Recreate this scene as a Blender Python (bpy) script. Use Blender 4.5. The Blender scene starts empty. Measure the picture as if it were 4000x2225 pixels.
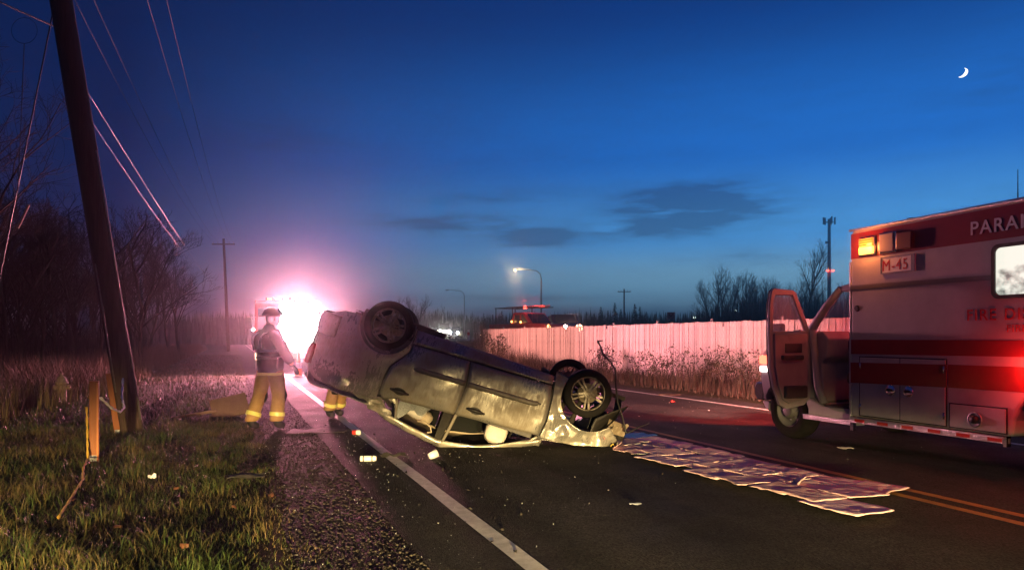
import bpy, bmesh, math, random
import numpy as np
from mathutils import Vector, Matrix, noise
R = math.radians
random.seed(7); rng = np.random.default_rng(7)
scene = bpy.context.scene
col = scene.collection

# ------------------------------------------------------------------ camera
EYE = 1.38
cam = bpy.data.cameras.new('camera'); cam_ob = bpy.data.objects.new('camera', cam); col.objects.link(cam_ob)
cam.sensor_width = 36; cam.lens = 24.75
cam.shift_y = 0.0509
cam.clip_start = 0.05; cam.clip_end = 6000
cam_ob.location = (0, 0, EYE); cam_ob.rotation_euler = (R(90), 0, 0)
scene.camera = cam_ob

# ------------------------------------------------------------------ dusk sky
world = bpy.data.worlds.new('World'); scene.world = world; world.use_nodes = True
def build_sky():
    nt = world.node_tree; N = nt.nodes; K = nt.links; N.clear()
    out = N.new('ShaderNodeOutputWorld'); bg = N.new('ShaderNodeBackground'); K.new(bg.outputs[0], out.inputs[0])
    tc = N.new('ShaderNodeTexCoord'); sp = N.new('ShaderNodeSeparateXYZ'); K.new(tc.outputs['Generated'], sp.inputs[0])
    def M(op, a, b=None, c=None, clamp=False):
        n = N.new('ShaderNodeMath'); n.operation = op; n.use_clamp = clamp
        for i, v in enumerate((a, b, c)):
            if v is None: continue
            if isinstance(v, (int, float)): n.inputs[i].default_value = v
            else: K.new(v, n.inputs[i])
        return n.outputs[0]
    x, y, z = sp.outputs
    el = M('ARCSINE', z)
    az = M('ARCTAN2', x, y)
    def ramp(stops):
        r = N.new('ShaderNodeValToRGB'); cr = r.color_ramp; cr.interpolation = 'EASE'
        while len(cr.elements) < len(stops): cr.elements.new(0.5)
        for e, (p, c) in zip(cr.elements, stops): e.position = p; e.color = (*c, 1)
        K.new(M('ADD', M('MULTIPLY', el, 0.8), 0.1, clamp=True), r.inputs[0]); return r.outputs[0]
    # position = 0.1 + 0.8 * elevation in radians
    sun = ramp([(0.0, (.05, .07, .11)), (0.1, (.18, .29, .40)), (0.165, (.27, .60, .86)), (0.21, (.095, .43, .97)), (0.30, (.019, .20, .75)), (0.46, (.005, .053, .275)), (1.0, (.003, .026, .14))])
    anti = ramp([(0.0, (.012, .014, .03)), (0.1, (.013, .020, .062)), (0.17, (.009, .027, .115)), (0.27, (.003, .020, .105)), (0.46, (.002, .016, .092)), (1.0, (.002, .010, .06))])
    # towards the sunset (about 33 degrees to the right of the road picture's axis)
    ca = M('COSINE', M('SUBTRACT', az, 0.62))
    fac = M('SMOOTH_MIN', M('MAXIMUM', M('MULTIPLY_ADD', ca, 1.75, -0.75), 0.0), 1.0, 0.15)
    mix = N.new('ShaderNodeMix'); mix.data_type = 'RGBA'; K.new(fac, mix.inputs['Factor']); K.new(anti, mix.inputs['A']); K.new(sun, mix.inputs['B'])
    # streaky dusk clouds: noise on a flat cloud deck seen in perspective
    cv = N.new('ShaderNodeCombineXYZ'); K.new(M('MULTIPLY', az, 8.0), cv.inputs[0]); K.new(M('MULTIPLY', el, 44.0), cv.inputs[1])
    def nz(scale, detail, off, rough=.55):
        n = N.new('ShaderNodeTexNoise'); n.inputs['Scale'].default_value = scale; n.inputs['Detail'].default_value = detail; n.inputs['Roughness'].default_value = rough
        m = N.new('ShaderNodeMapping'); m.inputs['Location'].default_value = off; K.new(cv.outputs[0], m.inputs[0]); K.new(m.outputs[0], n.inputs['Vector']); return n.outputs['Fac']
    n1 = nz(1.0, 6, (3.1, 1.7, 0)); n2 = nz(2.6, 5, (8.3, 4.1, 0))
    def blob(a0, e0, wa, we, g):
        da = M('DIVIDE', M('SUBTRACT', az, a0), wa); de = M('DIVIDE', M('SUBTRACT', el, e0), we)
        return M('MULTIPLY', M('EXPONENT', M('MULTIPLY', M('ADD', M('MULTIPLY', da, da), M('MULTIPLY', de, de)), -1.0)), g)
    s = None
    for b in ((.245, .183, .085, .022, 2.2), (.20, .150, .10, .011, 1.6), (.03, .143, .055, .012, 2.0), (-.08, .158, .10, .013, 1.0), (-.02, .195, .10, .012, .4), (.30, .165, .08, .010, .6), (-.05, .055, .13, .004, .9),
              (.62, .15, .10, .014, .6), (.35, .105, .12, .010, .35), (.66, .285, .10, .02, .45), (-.33, .26, .12, .02, .3)):
        v = blob(*b); s = v if s is None else M('ADD', s, v)
    # wide faint streaks everywhere low in the sky
    s = M('ADD', s, 0.10)
    cl = M('MULTIPLY', M('MULTIPLY_ADD', n1, 3.2, -1.05, clamp=True), M('MULTIPLY_ADD', n2, 1.6, -0.10, clamp=True))
    cl = M('MULTIPLY', M('MULTIPLY', cl, s), 2.0, clamp=True)
    # low bank of cloud on the horizon
    edge = M('ADD', M('MULTIPLY_ADD', n1, 0.030, 0.030), M('MULTIPLY', fac, -0.006))
    bank = N.new('ShaderNodeMapRange'); bank.interpolation_type = 'SMOOTHSTEP'
    K.new(M('SUBTRACT', edge, el), bank.inputs[0]); bank.inputs[1].default_value = -0.010; bank.inputs[2].default_value = 0.012
    cloud = M('MAXIMUM', M('MULTIPLY', cl, 0.62), M('MULTIPLY', bank.outputs[0], 0.80))
    dark = N.new('ShaderNodeMix'); dark.data_type = 'RGBA'; K.new(cloud, dark.inputs['Factor']); K.new(mix.outputs['Result'], dark.inputs['A'])
    dm = N.new('ShaderNodeMix'); dm.data_type = 'RGBA'; K.new(fac, dm.inputs['Factor']); dm.inputs['A'].default_value = (.010, .014, .04, 1); dm.inputs['B'].default_value = (.022, .045, .115, 1)
    K.new(dm.outputs['Result'], dark.inputs['B'])
    # grain-free dusk sky, a share of it from the physical sky model
    sky = N.new('ShaderNodeTexSky'); sky.sky_type = 'NISHITA'; sky.sun_disc = False; sky.sun_elevation = R(-4.0); sky.sun_rotation = R(36); sky.ozone_density = 4.0; sky.dust_density = .6
    sc = N.new('ShaderNodeMix'); sc.data_type = 'RGBA'; sc.blend_type = 'ADD'; sc.inputs['Factor'].default_value = .10
    K.new(dark.outputs['Result'], sc.inputs['A']); K.new(sky.outputs[0], sc.inputs['B'])
    K.new(sc.outputs['Result'], bg.inputs['Color']); bg.inputs['Strength'].default_value = 1.0
build_sky()
scene.view_settings.view_transform = 'Standard'; scene.view_settings.look = 'None'
scene.view_settings.exposure = -0.3; scene.view_settings.gamma = 1.0; scene.view_settings.use_curve_mapping = False
scene.cycles.use_denoising = True
scene.cycles.max_bounces = 6; scene.cycles.diffuse_bounces = 2; scene.cycles.glossy_bounces = 3; scene.cycles.transmission_bounces = 4; scene.cycles.volume_bounces = 0; scene.cycles.transparent_max_bounces = 16
scene.cycles.caustics_reflective = False; scene.cycles.caustics_refractive = False
scene.cycles.sample_clamp_indirect = 4.0; scene.cycles.sample_clamp_direct = 0.0

HAZE_DENSITY = 0.0023; HAZE_G = 0.95

def lamp(name, kind, loc, power, color, radius=.05, aim=None, size=60, blend=.5, parent=None):
    d = bpy.data.lights.new(name, kind); d.energy = power; d.color = color; d.shadow_soft_size = radius
    if kind == 'SPOT': d.spot_size = R(size); d.spot_blend = blend
    o = bpy.data.objects.new(name, d); col.objects.link(o); o.location = loc
    if aim is not None: o.rotation_euler = (Vector(aim) - Vector(loc)).to_track_quat('-Z', 'Y').to_euler()
    if parent: o.parent = parent
    return o
# low beams of the patrol car that stands on the road behind the photographer
for lx, aim_, pw, sz, fl in ((1.9, (.2, 8.8, -.85), 25000, 62, .165), (.7, (-4.8, 9.0, -.90), 36000, 96, .108)):
    o_ = lamp('patrol_car_low_beam', 'SPOT', (lx, -7.0, .70), pw, (1, .71, .30), .09, aim_, sz, 1.0)
    o_.scale = (1.0, fl, 1.0)      # flat low-beam cone

# ------------------------------------------------------------------ helpers
def tag(o, label=None, cat=None, group=None, kind=None):
    if label: o['label'] = label
    if cat: o['category'] = cat
    if group: o['group'] = group
    if kind: o['kind'] = kind
    return o
def empty(name, loc=(0, 0, 0), rz=0.0, label=None, cat=None, group=None, mat=None):
    o = bpy.data.objects.new(name, None); col.objects.link(o); o.empty_display_size = .2
    if mat is not None: o.matrix_world = mat
    else: o.location = loc; o.rotation_euler = (0, 0, rz)
    return tag(o, label, cat, group)
def copy_tree(o, parent=None):
    c = o.copy(); col.objects.link(c); c.parent = parent
    for ch in list(o.children): copy_tree(ch, c)
    return c

class MB:
    def __init__(s): s.v = []; s.f = []; s.mi = []
    def add(s, vs, fs, mi=0):
        b = len(s.v); s.v += [tuple(p) for p in vs]; s.f += [tuple(i + b for i in q) for q in fs]; s.mi += [mi] * len(fs); return s
    def box(s, c, d, rot=None, mi=0):
        x, y, z = [q / 2 for q in d]; c = Vector(c)
        P = [Vector(p) for p in ((-x, -y, -z), (x, -y, -z), (x, y, -z), (-x, y, -z), (-x, -y, z), (x, -y, z), (x, y, z), (-x, y, z))]
        if rot is not None: P = [rot @ p for p in P]
        return s.add([c + p for p in P], [(0, 3, 2, 1), (4, 5, 6, 7), (0, 1, 5, 4), (1, 2, 6, 5), (2, 3, 7, 6), (3, 0, 4, 7)], mi)
    def bx(s, x0, x1, y0, y1, z0, z1, mi=0): return s.box(((x0 + x1) / 2, (y0 + y1) / 2, (z0 + z1) / 2), (abs(x1 - x0), abs(y1 - y0), abs(z1 - z0)), mi=mi)
    def tube(s, pts, rad, seg=8, mi=0, cap=True, flat=1.0):
        pts = [Vector(p) for p in pts]; n = len(pts)
        if not hasattr(rad, '__len__'): rad = [rad] * n
        vs = []; up = None
        for i in range(n):
            d = (pts[min(i + 1, n - 1)] - pts[max(i - 1, 0)])
            if d.length < 1e-9: d = Vector((0, 0, 1))
            d.normalize()
            if up is None:
                up = Vector((0, 0, 1)) if abs(d.z) < .9 else Vector((1, 0, 0))
            a = d.cross(up)
            if a.length < 1e-6: a = d.cross(Vector((0, 1, .1)))
            a.normalize(); b = a.cross(d).normalized(); up = b
            for k in range(seg):
                t = 2 * math.pi * k / seg; vs.append(pts[i] + (a * math.cos(t) + b * math.sin(t) * flat) * rad[i])
        fs = [(i * seg + k, i * seg + (k + 1) % seg, (i + 1) * seg + (k + 1) % seg, (i + 1) * seg + k) for i in range(n - 1) for k in range(seg)]
        if cap: fs += [tuple(range(seg))[::-1], tuple((n - 1) * seg + k for k in range(seg))]
        return s.add(vs, fs, mi)
    def lathe(s, prof, axis='z', c=(0, 0, 0), seg=24, mi=0, close=False):
        # prof: (radius, height along axis)
        c = Vector(c); vs = []
        for r, h in prof:
            for k in range(seg):
                t = 2 * math.pi * k / seg; a, b = r * math.cos(t), r * math.sin(t)
                vs.append(c + Vector({'z': (a, b, h), 'y': (a, h, b), 'x': (h, a, b)}[axis]))
        m = len(prof)
        fs = [(i * seg + k, i * seg + (k + 1) % seg, (i + 1) * seg + (k + 1) % seg, (i + 1) * seg + k) for i in range(m - 1) for k in range(seg)]
        if close: fs += [((m - 1) * seg + k, (m - 1) * seg + (k + 1) % seg, (k + 1) % seg, k) for k in range(seg)]
        return s.add(vs, fs, mi)
    def prism(s, poly, y0, y1, mi=0):
        # polygon in (x, z), extruded along y
        n = len(poly); vs = [(p[0], y0, p[1]) for p in poly] + [(p[0], y1, p[1]) for p in poly]
        fs = [tuple(range(n)), tuple(range(2 * n - 1, n - 1, -1))] + [(i, i + n, (i + 1) % n + n, (i + 1) % n) for i in range(n)]
        return s.add(vs, fs, mi)
    def prism_hole(s, outer, inner, y0, y1, mi=0):
        bm = bmesh.new(); ed = []
        for loop in (outer, inner):
            vv = [bm.verts.new((p[0], 0, p[1])) for p in loop]
            ed += [bm.edges.new((vv[i], vv[(i + 1) % len(vv)])) for i in range(len(vv))]
        bmesh.ops.triangle_fill(bm, edges=ed, use_beauty=True)
        bm.verts.index_update(); vs = [v.co.copy() for v in bm.verts]; tr = [[v.index for v in f.verts] for f in bm.faces]; bm.free()
        n = len(vs); V = [(v.x, y0, v.z) for v in vs] + [(v.x, y1, v.z) for v in vs]
        Fc = [tuple(t) for t in tr] + [tuple(i + n for i in t[::-1]) for t in tr]
        o = len(outer); m = len(inner)
        for st, ln in ((0, o), (o, m)):
            Fc += [(st + i, st + (i + 1) % ln, st + (i + 1) % ln + n, st + i + n) for i in range(ln)]
        return s.add(V, Fc, mi)
    def grid(s, nu, nv, fn, mi=0):
        vs = [fn(i / nu, j / nv) for j in range(nv + 1) for i in range(nu + 1)]
        w = nu + 1
        return s.add(vs, [(j * w + i, j * w + i + 1, (j + 1) * w + i + 1, (j + 1) * w + i) for j in range(nv) for i in range(nu)], mi)
    def mesh(s, name='m', smooth=False, fix=True):
        me = bpy.data.meshes.new(name); me.from_pydata(s.v, [], s.f); me.validate()
        if len(s.mi) == len(me.polygons) and any(s.mi): me.polygons.foreach_set('material_index', s.mi)
        if fix:
            bm = bmesh.new(); bm.from_mesh(me); bmesh.ops.recalc_face_normals(bm, faces=bm.faces); bm.to_mesh(me); bm.free()
        if smooth: me.polygons.foreach_set('use_smooth', [True] * len(me.polygons))
        return me
    def build(s, name, mat, parent=None, smooth=False, bevel=0, solid=0, subd=0, fix=True, angle=None):
        me = s.mesh(name, smooth, fix)
        for m in (mat if isinstance(mat, (list, tuple)) else [mat]): me.materials.append(m)
        return link(name, me, parent, bevel, solid, subd, angle)
def link(name, me, parent=None, bevel=0, solid=0, subd=0, angle=None):
    o = bpy.data.objects.new(name, me); col.objects.link(o); o.parent = parent
    if solid: m = o.modifiers.new('solid', 'SOLIDIFY'); m.thickness = abs(solid); m.offset = -1 if solid > 0 else 1
    if bevel:
        m = o.modifiers.new('bevel', 'BEVEL'); m.width = bevel; m.segments = 2; m.limit_method = 'ANGLE'; m.angle_limit = R(40)
    if subd: m = o.modifiers.new('sub', 'SUBSURF'); m.levels = m.render_levels = subd
    if angle is not None:
        me.polygons.foreach_set('use_smooth', [True] * len(me.polygons))
        if hasattr(me, 'set_sharp_from_angle'): me.set_sharp_from_angle(angle=R(angle))
    return o
def soup(name, V, F, mat, parent=None):
    me = bpy.data.meshes.new(name); V = np.asarray(V, dtype=np.float32); F = np.asarray(F, dtype=np.int32)
    me.vertices.add(len(V)); me.vertices.foreach_set('co', V.ravel())
    k = F.shape[1]; me.loops.add(F.size); me.loops.foreach_set('vertex_index', F.ravel())
    me.polygons.add(len(F)); me.polygons.foreach_set('loop_start', np.arange(len(F), dtype=np.int32) * k)
    me.update(calc_edges=True); me.materials.append(mat)
    o = bpy.data.objects.new(name, me); col.objects.link(o); o.parent = parent; return o

MATS = {}
def mat(name, c, rough=.6, metal=0.0, var=0.0, scale=20.0, bump=0.0, bscale=80.0, c2=None, spec=.5, coat=0.0, island=None, trans=0.0, stretch=None, detail=6):
    """procedural surface: base colour broken up by noise (c -> c2), fine relief, optional colour per leaf/blade"""
    if name in MATS: return MATS[name]
    m = bpy.data.materials.new(name); m.use_nodes = True; nt = m.node_tree; N = nt.nodes; K = nt.links
    p = N['Principled BSDF']; p.inputs['Base Color'].default_value = (*c, 1); p.inputs['Roughness'].default_value = rough; p.inputs['Metallic'].default_value = metal
    p.inputs['Specular IOR Level'].default_value = spec; p.inputs['Coat Weight'].default_value = coat
    if trans: p.inputs['Transmission Weight'].default_value = trans
    tc = N.new('ShaderNodeTexCoord'); vec = tc.outputs['Object']
    if stretch:
        mp = N.new('ShaderNodeMapping'); mp.inputs['Scale'].default_value = stretch; K.new(vec, mp.inputs[0]); vec = mp.outputs[0]
    if island:
        g = N.new('ShaderNodeNewGeometry'); r = N.new('ShaderNodeValToRGB'); cr = r.color_ramp
        while len(cr.elements) < len(island): cr.elements.new(.5)
        for i, q in enumerate(island): cr.elements[i].position = i / (len(island) - 1); cr.elements[i].color = (*q, 1)
        n = N.new('ShaderNodeTexNoise'); n.inputs['Scale'].default_value = scale; n.inputs['Detail'].default_value = 3; K.new(vec, n.inputs['Vector'])
        a = N.new('ShaderNodeMath'); a.operation = 'MULTIPLY_ADD'; K.new(n.outputs['Fac'], a.inputs[0]); a.inputs[1].default_value = 1.6; a.inputs[2].default_value = -.55
        b = N.new('ShaderNodeMath'); b.operation = 'MULTIPLY_ADD'; b.use_clamp = True; K.new(g.outputs['Random Per Island'], b.inputs[0]); b.inputs[1].default_value = .55; K.new(a.outputs[0], b.inputs[2])
        K.new(b.outputs[0], r.inputs[0]); K.new(r.outputs[0], p.inputs['Base Color'])
    elif c2 is not None:
        n = N.new('ShaderNodeTexNoise'); n.inputs['Scale'].default_value = scale; n.inputs['Detail'].default_value = detail; n.inputs['Roughness'].default_value = .65; K.new(vec, n.inputs['Vector'])
        r = N.new('ShaderNodeValToRGB'); r.color_ramp.elements[0].position = .35; r.color_ramp.elements[1].position = .65
        r.color_ramp.elements[0].color = (*c, 1); r.color_ramp.elements[1].color = (*c2, 1); K.new(n.outputs['Fac'], r.inputs[0]); K.new(r.outputs[0], p.inputs['Base Color'])
        if var:
            q = N.new('ShaderNodeMath'); q.operation = 'MULTIPLY_ADD'; q.use_clamp = True; K.new(n.outputs['Fac'], q.inputs[0]); q.inputs[1].default_value = var; q.inputs[2].default_value = rough - var / 2; K.new(q.outputs[0], p.inputs['Roughness'])
    if bump:
        n = N.new('ShaderNodeTexNoise'); n.inputs['Scale'].default_value = bscale; n.inputs['Detail'].default_value = 5; K.new(vec, n.inputs['Vector'])
        b = N.new('ShaderNodeBump'); b.inputs['Strength'].default_value = bump; b.inputs['Distance'].default_value = .02; K.new(n.outputs['Fac'], b.inputs['Height']); K.new(b.outputs[0], p.inputs['Normal'])
    MATS[name] = m; return m
def glow(name, c, s):
    if name in MATS: return MATS[name]
    m = bpy.data.materials.new(name); m.use_nodes = True; p = m.node_tree.nodes['Principled BSDF']
    p.inputs['Base Color'].default_value = (*[min(q, .8) for q in c], 1); p.inputs['Emission Color'].default_value = (*c, 1); p.inputs['Emission Strength'].default_value = s; p.inputs['Roughness'].default_value = .3
    MATS[name] = m; return m
def glass(name, c=(.9, .95, .93), rough=.02, alpha=.25):
    if name in MATS: return MATS[name]
    m = bpy.data.materials.new(name); m.use_nodes = True; N = m.node_tree.nodes; K = m.node_tree.links
    p = N['Principled BSDF']; p.inputs['Base Color'].default_value = (*c, 1); p.inputs['Roughness'].default_value = rough; p.inputs['Alpha'].default_value = alpha; p.inputs['Specular IOR Level'].default_value = .8
    MATS[name] = m; return m

# road frame: n across the road (to the right), t along it (away)
TX, TY = -.3656, .9308
def W(n, t, z=0.0): return Vector((n * TY + t * TX, -n * TX + t * TY, z))
ROAD_RZ = math.atan2(TY, TX)         # heading of the road
# ------------------------------------------------------------------ ground, road, shoulder, markings
def road_mat(name, c, c2, rough, bump, bscale, speck, spec=.5):
    m = bpy.data.materials.new(name); m.use_nodes = True; N = m.node_tree.nodes; K = m.node_tree.links
    p = N['Principled BSDF']; p.inputs['Specular IOR Level'].default_value = spec
    tc = N.new('ShaderNodeTexCoord')
    def nz(s, d=5, r=.6):
        n = N.new('ShaderNodeTexNoise'); n.inputs['Scale'].default_value = s; n.inputs['Detail'].default_value = d; n.inputs['Roughness'].default_value = r; K.new(tc.outputs['Object'], n.inputs['Vector']); return n.outputs['Fac']
    big = nz(.5, 6); vo = N.new('ShaderNodeTexVoronoi'); vo.inputs['Scale'].default_value = bscale; K.new(tc.outputs['Object'], vo.inputs['Vector'])
    r = N.new('ShaderNodeValToRGB'); r.color_ramp.elements[0].position = .3; r.color_ramp.elements[1].position = .7; r.color_ramp.elements[0].color = (*c, 1); r.color_ramp.elements[1].color = (*c2, 1)
    mp = N.new('ShaderNodeMapping'); mp.vector_type = 'POINT'; mp.inputs['Rotation'].default_value = (0, 0, -ROAD_RZ); K.new(tc.outputs['Object'], mp.inputs[0])
    mq = N.new('ShaderNodeMapping'); mq.inputs['Scale'].default_value = (.10, 1.6, 1); K.new(mp.outputs[0], mq.inputs[0])
    tk = N.new('ShaderNodeTexNoise'); tk.inputs['Scale'].default_value = 1.0; tk.inputs['Detail'].default_value = 4; K.new(mq.outputs[0], tk.inputs['Vector'])
    st = N.new('ShaderNodeMath'); st.operation = 'MULTIPLY_ADD'; K.new(tk.outputs['Fac'], st.inputs[0]); st.inputs[1].default_value = .9; st.inputs[2].default_value = -.45
    sm = N.new('ShaderNodeMath'); sm.operation = 'ADD'; K.new(big, sm.inputs[0]); K.new(st.outputs[0], sm.inputs[1])
    K.new(sm.outputs[0], r.inputs[0])
    mx = N.new('ShaderNodeMix'); mx.data_type = 'RGBA'; mx.blend_type = 'MULTIPLY'; mx.inputs['Factor'].default_value = speck
    sep = N.new('ShaderNodeSeparateColor'); K.new(vo.outputs['Color'], sep.inputs[0])
    rr = N.new('ShaderNodeMapRange'); rr.inputs[3].default_value = .3; rr.inputs[4].default_value = 2.2; K.new(sep.outputs[0], rr.inputs[0])
    K.new(r.outputs[0], mx.inputs['A']); K.new(rr.outputs[0], mx.inputs['B']); K.new(mx.outputs['Result'], p.inputs['Base Color'])
    ro = N.new('ShaderNodeMapRange'); K.new(nz(1.3, 6), ro.inputs[0]); ro.inputs[1].default_value = .3; ro.inputs[2].default_value = .7; ro.inputs[3].default_value = rough - .14; ro.inputs[4].default_value = rough + .14; K.new(ro.outputs[0], p.inputs['Roughness'])
    b = N.new('ShaderNodeBump'); b.inputs['Strength'].default_value = bump; b.inputs['Distance'].default_value = .012; K.new(vo.outputs['Distance'], b.inputs['Height']); K.new(b.outputs[0], p.inputs['Normal'])
    MATS[name] = m; return m
M_asph = road_mat('asphalt', (.017, .016, .014), (.042, .038, .034), .80, .7, 90, .75, .12)
M_gravel = road_mat('wet_gravel', (.020, .018, .015), (.036, .032, .026), .85, 1.0, 45, .8, .12)
M_soil = mat('soil', (.026, .026, .010), .95, spec=.1, c2=(.045, .040, .016), scale=2.5, bump=.6, bscale=12)
M_white = mat('worn_white_paint', (.62, .60, .56), .6, c2=(.40, .38, .35), scale=9, bump=.3, bscale=120)
M_yellow = mat('worn_yellow_paint', (.36, .18, .03), .6, c2=(.22, .115, .022), scale=9, bump=.3, bscale=120)

def strip(name, n0, n1, t0, t1, z, m, kind='structure', dn=None, step=4.0, wob=0.0, nn=1):
    b = MB(); k = max(1, int((t1 - t0) / step))
    def fn(u, v):
        t = t0 + (t1 - t0) * v ** 1.6 if k > 8 else t0 + (t1 - t0) * v
        a = n0 + (n1 - n0) * u
        if wob: a += wob * (noise.noise((t * .9, u * 7.1, 3.3)) + .5 * noise.noise((t * 3.1, u * 7.1, 1.3))) * (1 if u in (0.0, 1.0) else 0)
        return W(a, t, z)
    b.grid(nn, k, fn); return tag(b.build(name, m), kind=kind)
# ground: one sheet, fine near the camera, reaching the horizon
def ground_z(n, t):
    d = 0.0
    if n < .45:
        w = min(1, (.45 - n) / 1.2)
        d = w * (.05 * noise.noise((n * .35, t * .35, 0)) + .025 * noise.noise((n * 1.3, t * 1.3, 4)) + .03)
        if n < -3: d += .05 * min(1, (-3 - n) / 3)
    elif n > 9.9:
        w = min(1, (n - 9.9) / 1.0); d = w * (.08 + .04 * noise.noise((n * .5, t * .5, 9)))
    return -.03 + d
def axis(vals):
    a = []
    for s, e, st in vals: a += list(np.arange(s, e, st))
    return a + [vals[-1][1]]
ns = axis([(-700, -60, 80), (-60, -14, 6), (-14, .4, .4), (.4, 9.8, 2.35), (9.8, 14, .6), (14, 60, 8), (60, 700, 80)])
ts = axis([(-60, 0, 12), (0, 20, .4), (20, 44, 1.5), (44, 120, 9), (120, 900, 90)])
b = MB(); w = len(ns)
b.add([W(n, t, ground_z(n, t)) for t in ts for n in ns], [(j * w + i, j * w + i + 1, (j + 1) * w + i + 1, (j + 1) * w + i) for j in range(len(ts) - 1) for i in range(w - 1)])
tag(b.build('ground', M_soil, smooth=True), kind='structure')
strip('gravel_shoulder', .36, 1.14, -20, 220, -.012, M_gravel, wob=.10, step=.8, nn=2)
strip('road', 1.08, 9.95, -30, 420, 0.0, M_asph, step=2.0, wob=.035, nn=8)
strip('right_shoulder', 9.80, 10.5, -10, 220, -.006, M_gravel, wob=.12, step=.8, nn=2)
strip('white_edge_line', 1.60, 1.73, -20, 260, .004, M_white, wob=.006, step=.6, nn=1)
strip('far_white_edge_line', 9.33, 9.45, -10, 260, .004, M_white, wob=.006, step=.6, nn=1)
strip('yellow_centre_line', 5.36, 5.46, -20, 260, .004, M_yellow, wob=.006, step=.6, nn=1)
strip('yellow_centre_line', 5.61, 5.71, -20, 260, .004, M_yellow, wob=.006, step=.6, nn=1)
# raised highway that crosses behind the fence
b = MB(); xs = [(-13, -.2), (-8, 1.15), (170, 1.15)]
prof = [(38.2, -.2), (41, 1.15), (124, 1.15), (130, -.2)]
b.add([(x, y, min(z, zz)) for x, z in xs for y, zz in prof], [(i * 4 + j, i * 4 + j + 1, i * 4 + 5 + j, i * 4 + 4 + j) for i in range(2) for j in range(3)])
tag(b.build('highway_embankment', M_soil), kind='structure')
b = MB(); b.grid(12, 6, lambda u, v: (-7.2 + 170 * u, 42.5 + 79 * v, 1.156))
tag(b.build('highway', M_asph), kind='structure')
# ------------------------------------------------------------------ scatter: gravel stones, grass, dry weeds
def stones(name, n0, n1, t0, t1, count, smin, smax, m, z=-.008):
    t = t0 + (t1 - t0) * rng.random(count) ** 1.7; n = n0 + (n1 - n0) * rng.random(count)
    s = smin + (smax - smin) * rng.random(count) ** 3
    base = np.array([(1, 0, 0), (0, 1, 0), (-1, 0, 0), (0, -1, 0), (0, 0, .8), (0, 0, -.5)]) * 1.0
    V = base[None] * s[:, None, None] * (0.6 + .8 * rng.random((count, 6, 1)))
    a = rng.random(count) * 6.28; ca, sa = np.cos(a), np.sin(a)
    V = np.stack([V[..., 0] * ca[:, None] - V[..., 1] * sa[:, None], V[..., 0] * sa[:, None] + V[..., 1] * ca[:, None], V[..., 2]], -1)
    P = np.stack([n * TY + t * TX, -n * TX + t * TY, np.full(count, z)], -1); V = V + P[:, None]
    F = np.array([(0, 1, 4), (1, 2, 4), (2, 3, 4), (3, 0, 4), (1, 0, 5), (2, 1, 5), (3, 2, 5), (0, 3, 5)])
    F = F[None] + (np.arange(count) * 6)[:, None, None]
    return soup(name, V.reshape(-1, 3), F.reshape(-1, 3), m)
M_stone = mat('stone', (.06, .055, .05), .7, spec=.15, island=[(.014, .012, .010), (.026, .023, .019), (.050, .044, .036), (.019, .016, .013)], scale=3)
tag(stones('gravel', .30, 1.12, 2.0, 26, 16000, .004, .015, M_stone), 'loose wet gravel along the edge of the asphalt', 'gravel', kind='stuff')
tag(stones('gravel', 9.95, 10.6, 8, 30, 5000, .005, .018, M_stone), 'loose gravel at the foot of the fence weeds', 'gravel', kind='stuff')

def blades(name, n, t, h, wd, lean, m, z=None, seg=2):
    c = len(n)
    if z is None: z = np.array([ground_z(a, b_) for a, b_ in zip(n, t)])
    P = np.stack([n * TY + t * TX, -n * TX + t * TY, z - .01], -1)
    a = rng.random(c) * 6.283; d = np.stack([np.cos(a), np.sin(a), np.zeros(c)], -1); sd = np.stack([-np.sin(a), np.cos(a), np.zeros(c)], -1)
    lm = h * lean * (.3 + rng.random(c)); up = np.array([0, 0, 1.0])
    V = []
    for f in np.linspace(0, 1, seg + 1):
        ctr = P + up * (h * f * (1 - .25 * lean * f))[:, None] + d * (lm * f * f)[:, None]
        ww = (wd * (1 - f))[:, None] * sd
        V += [ctr - ww, ctr + ww] if f < 1 else [ctr]
    V = np.stack(V, 1); k = V.shape[1]
    F = []
    for i in range(seg - 1): q = 2 * i; F += [(q, q + 1, q + 3), (q, q + 3, q + 2)]
    F.append((k - 3, k - 2, k - 1)); F = np.array(F)[None] + (np.arange(c) * k)[:, None, None]
    return soup(name, V.reshape(-1, 3), F.reshape(-1, 3), m)
M_grass = mat('verge_grass', (.05, .08, .02), .55, island=[(.085, .055, .022), (.15, .105, .042), (.085, .075, .022), (.042, .075, .016), (.070, .110, .024)], scale=.9)
M_dry = mat('dry_grass', (.12, .085, .035), .7, island=[(.10, .060, .024), (.16, .105, .045), (.13, .085, .035), (.19, .135, .065)], scale=.7)
def verge(count, t0, t1, n0, n1, h0, h1, wd):
    t = t0 + (t1 - t0) * rng.random(count) ** 1.35; n = n1 - (n1 - n0) * rng.random(count) ** 1.0
    cl = np.array([noise.noise((a * .8, b_ * .8, 2)) for a, b_ in zip(n, t)]); cl2 = np.array([noise.noise((a * 3, b_ * 3, 5)) for a, b_ in zip(n, t)])
    edge = np.clip((.62 + .22 * cl2 + .10 * cl - n) / .5, 0, 1)
    keep = rng.random(count) < edge * np.clip(.85 + .8 * cl, .35, 1)
    n, t, cl2 = n[keep], t[keep], cl2[keep]; c = len(n)
    h = (h0 + (h1 - h0) * rng.random(c) ** 2) * (.75 + .7 * np.clip(cl2, -.3, 1)) * np.clip(.45 + (.6 - n) * .5, .35, 1.15)
    return n, t, h, wd * (.6 + .8 * rng.random(c))
n, t, h, wd = verge(230000, 2.2, 12.5, -7.5, .75, .05, .20, .0036)
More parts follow.
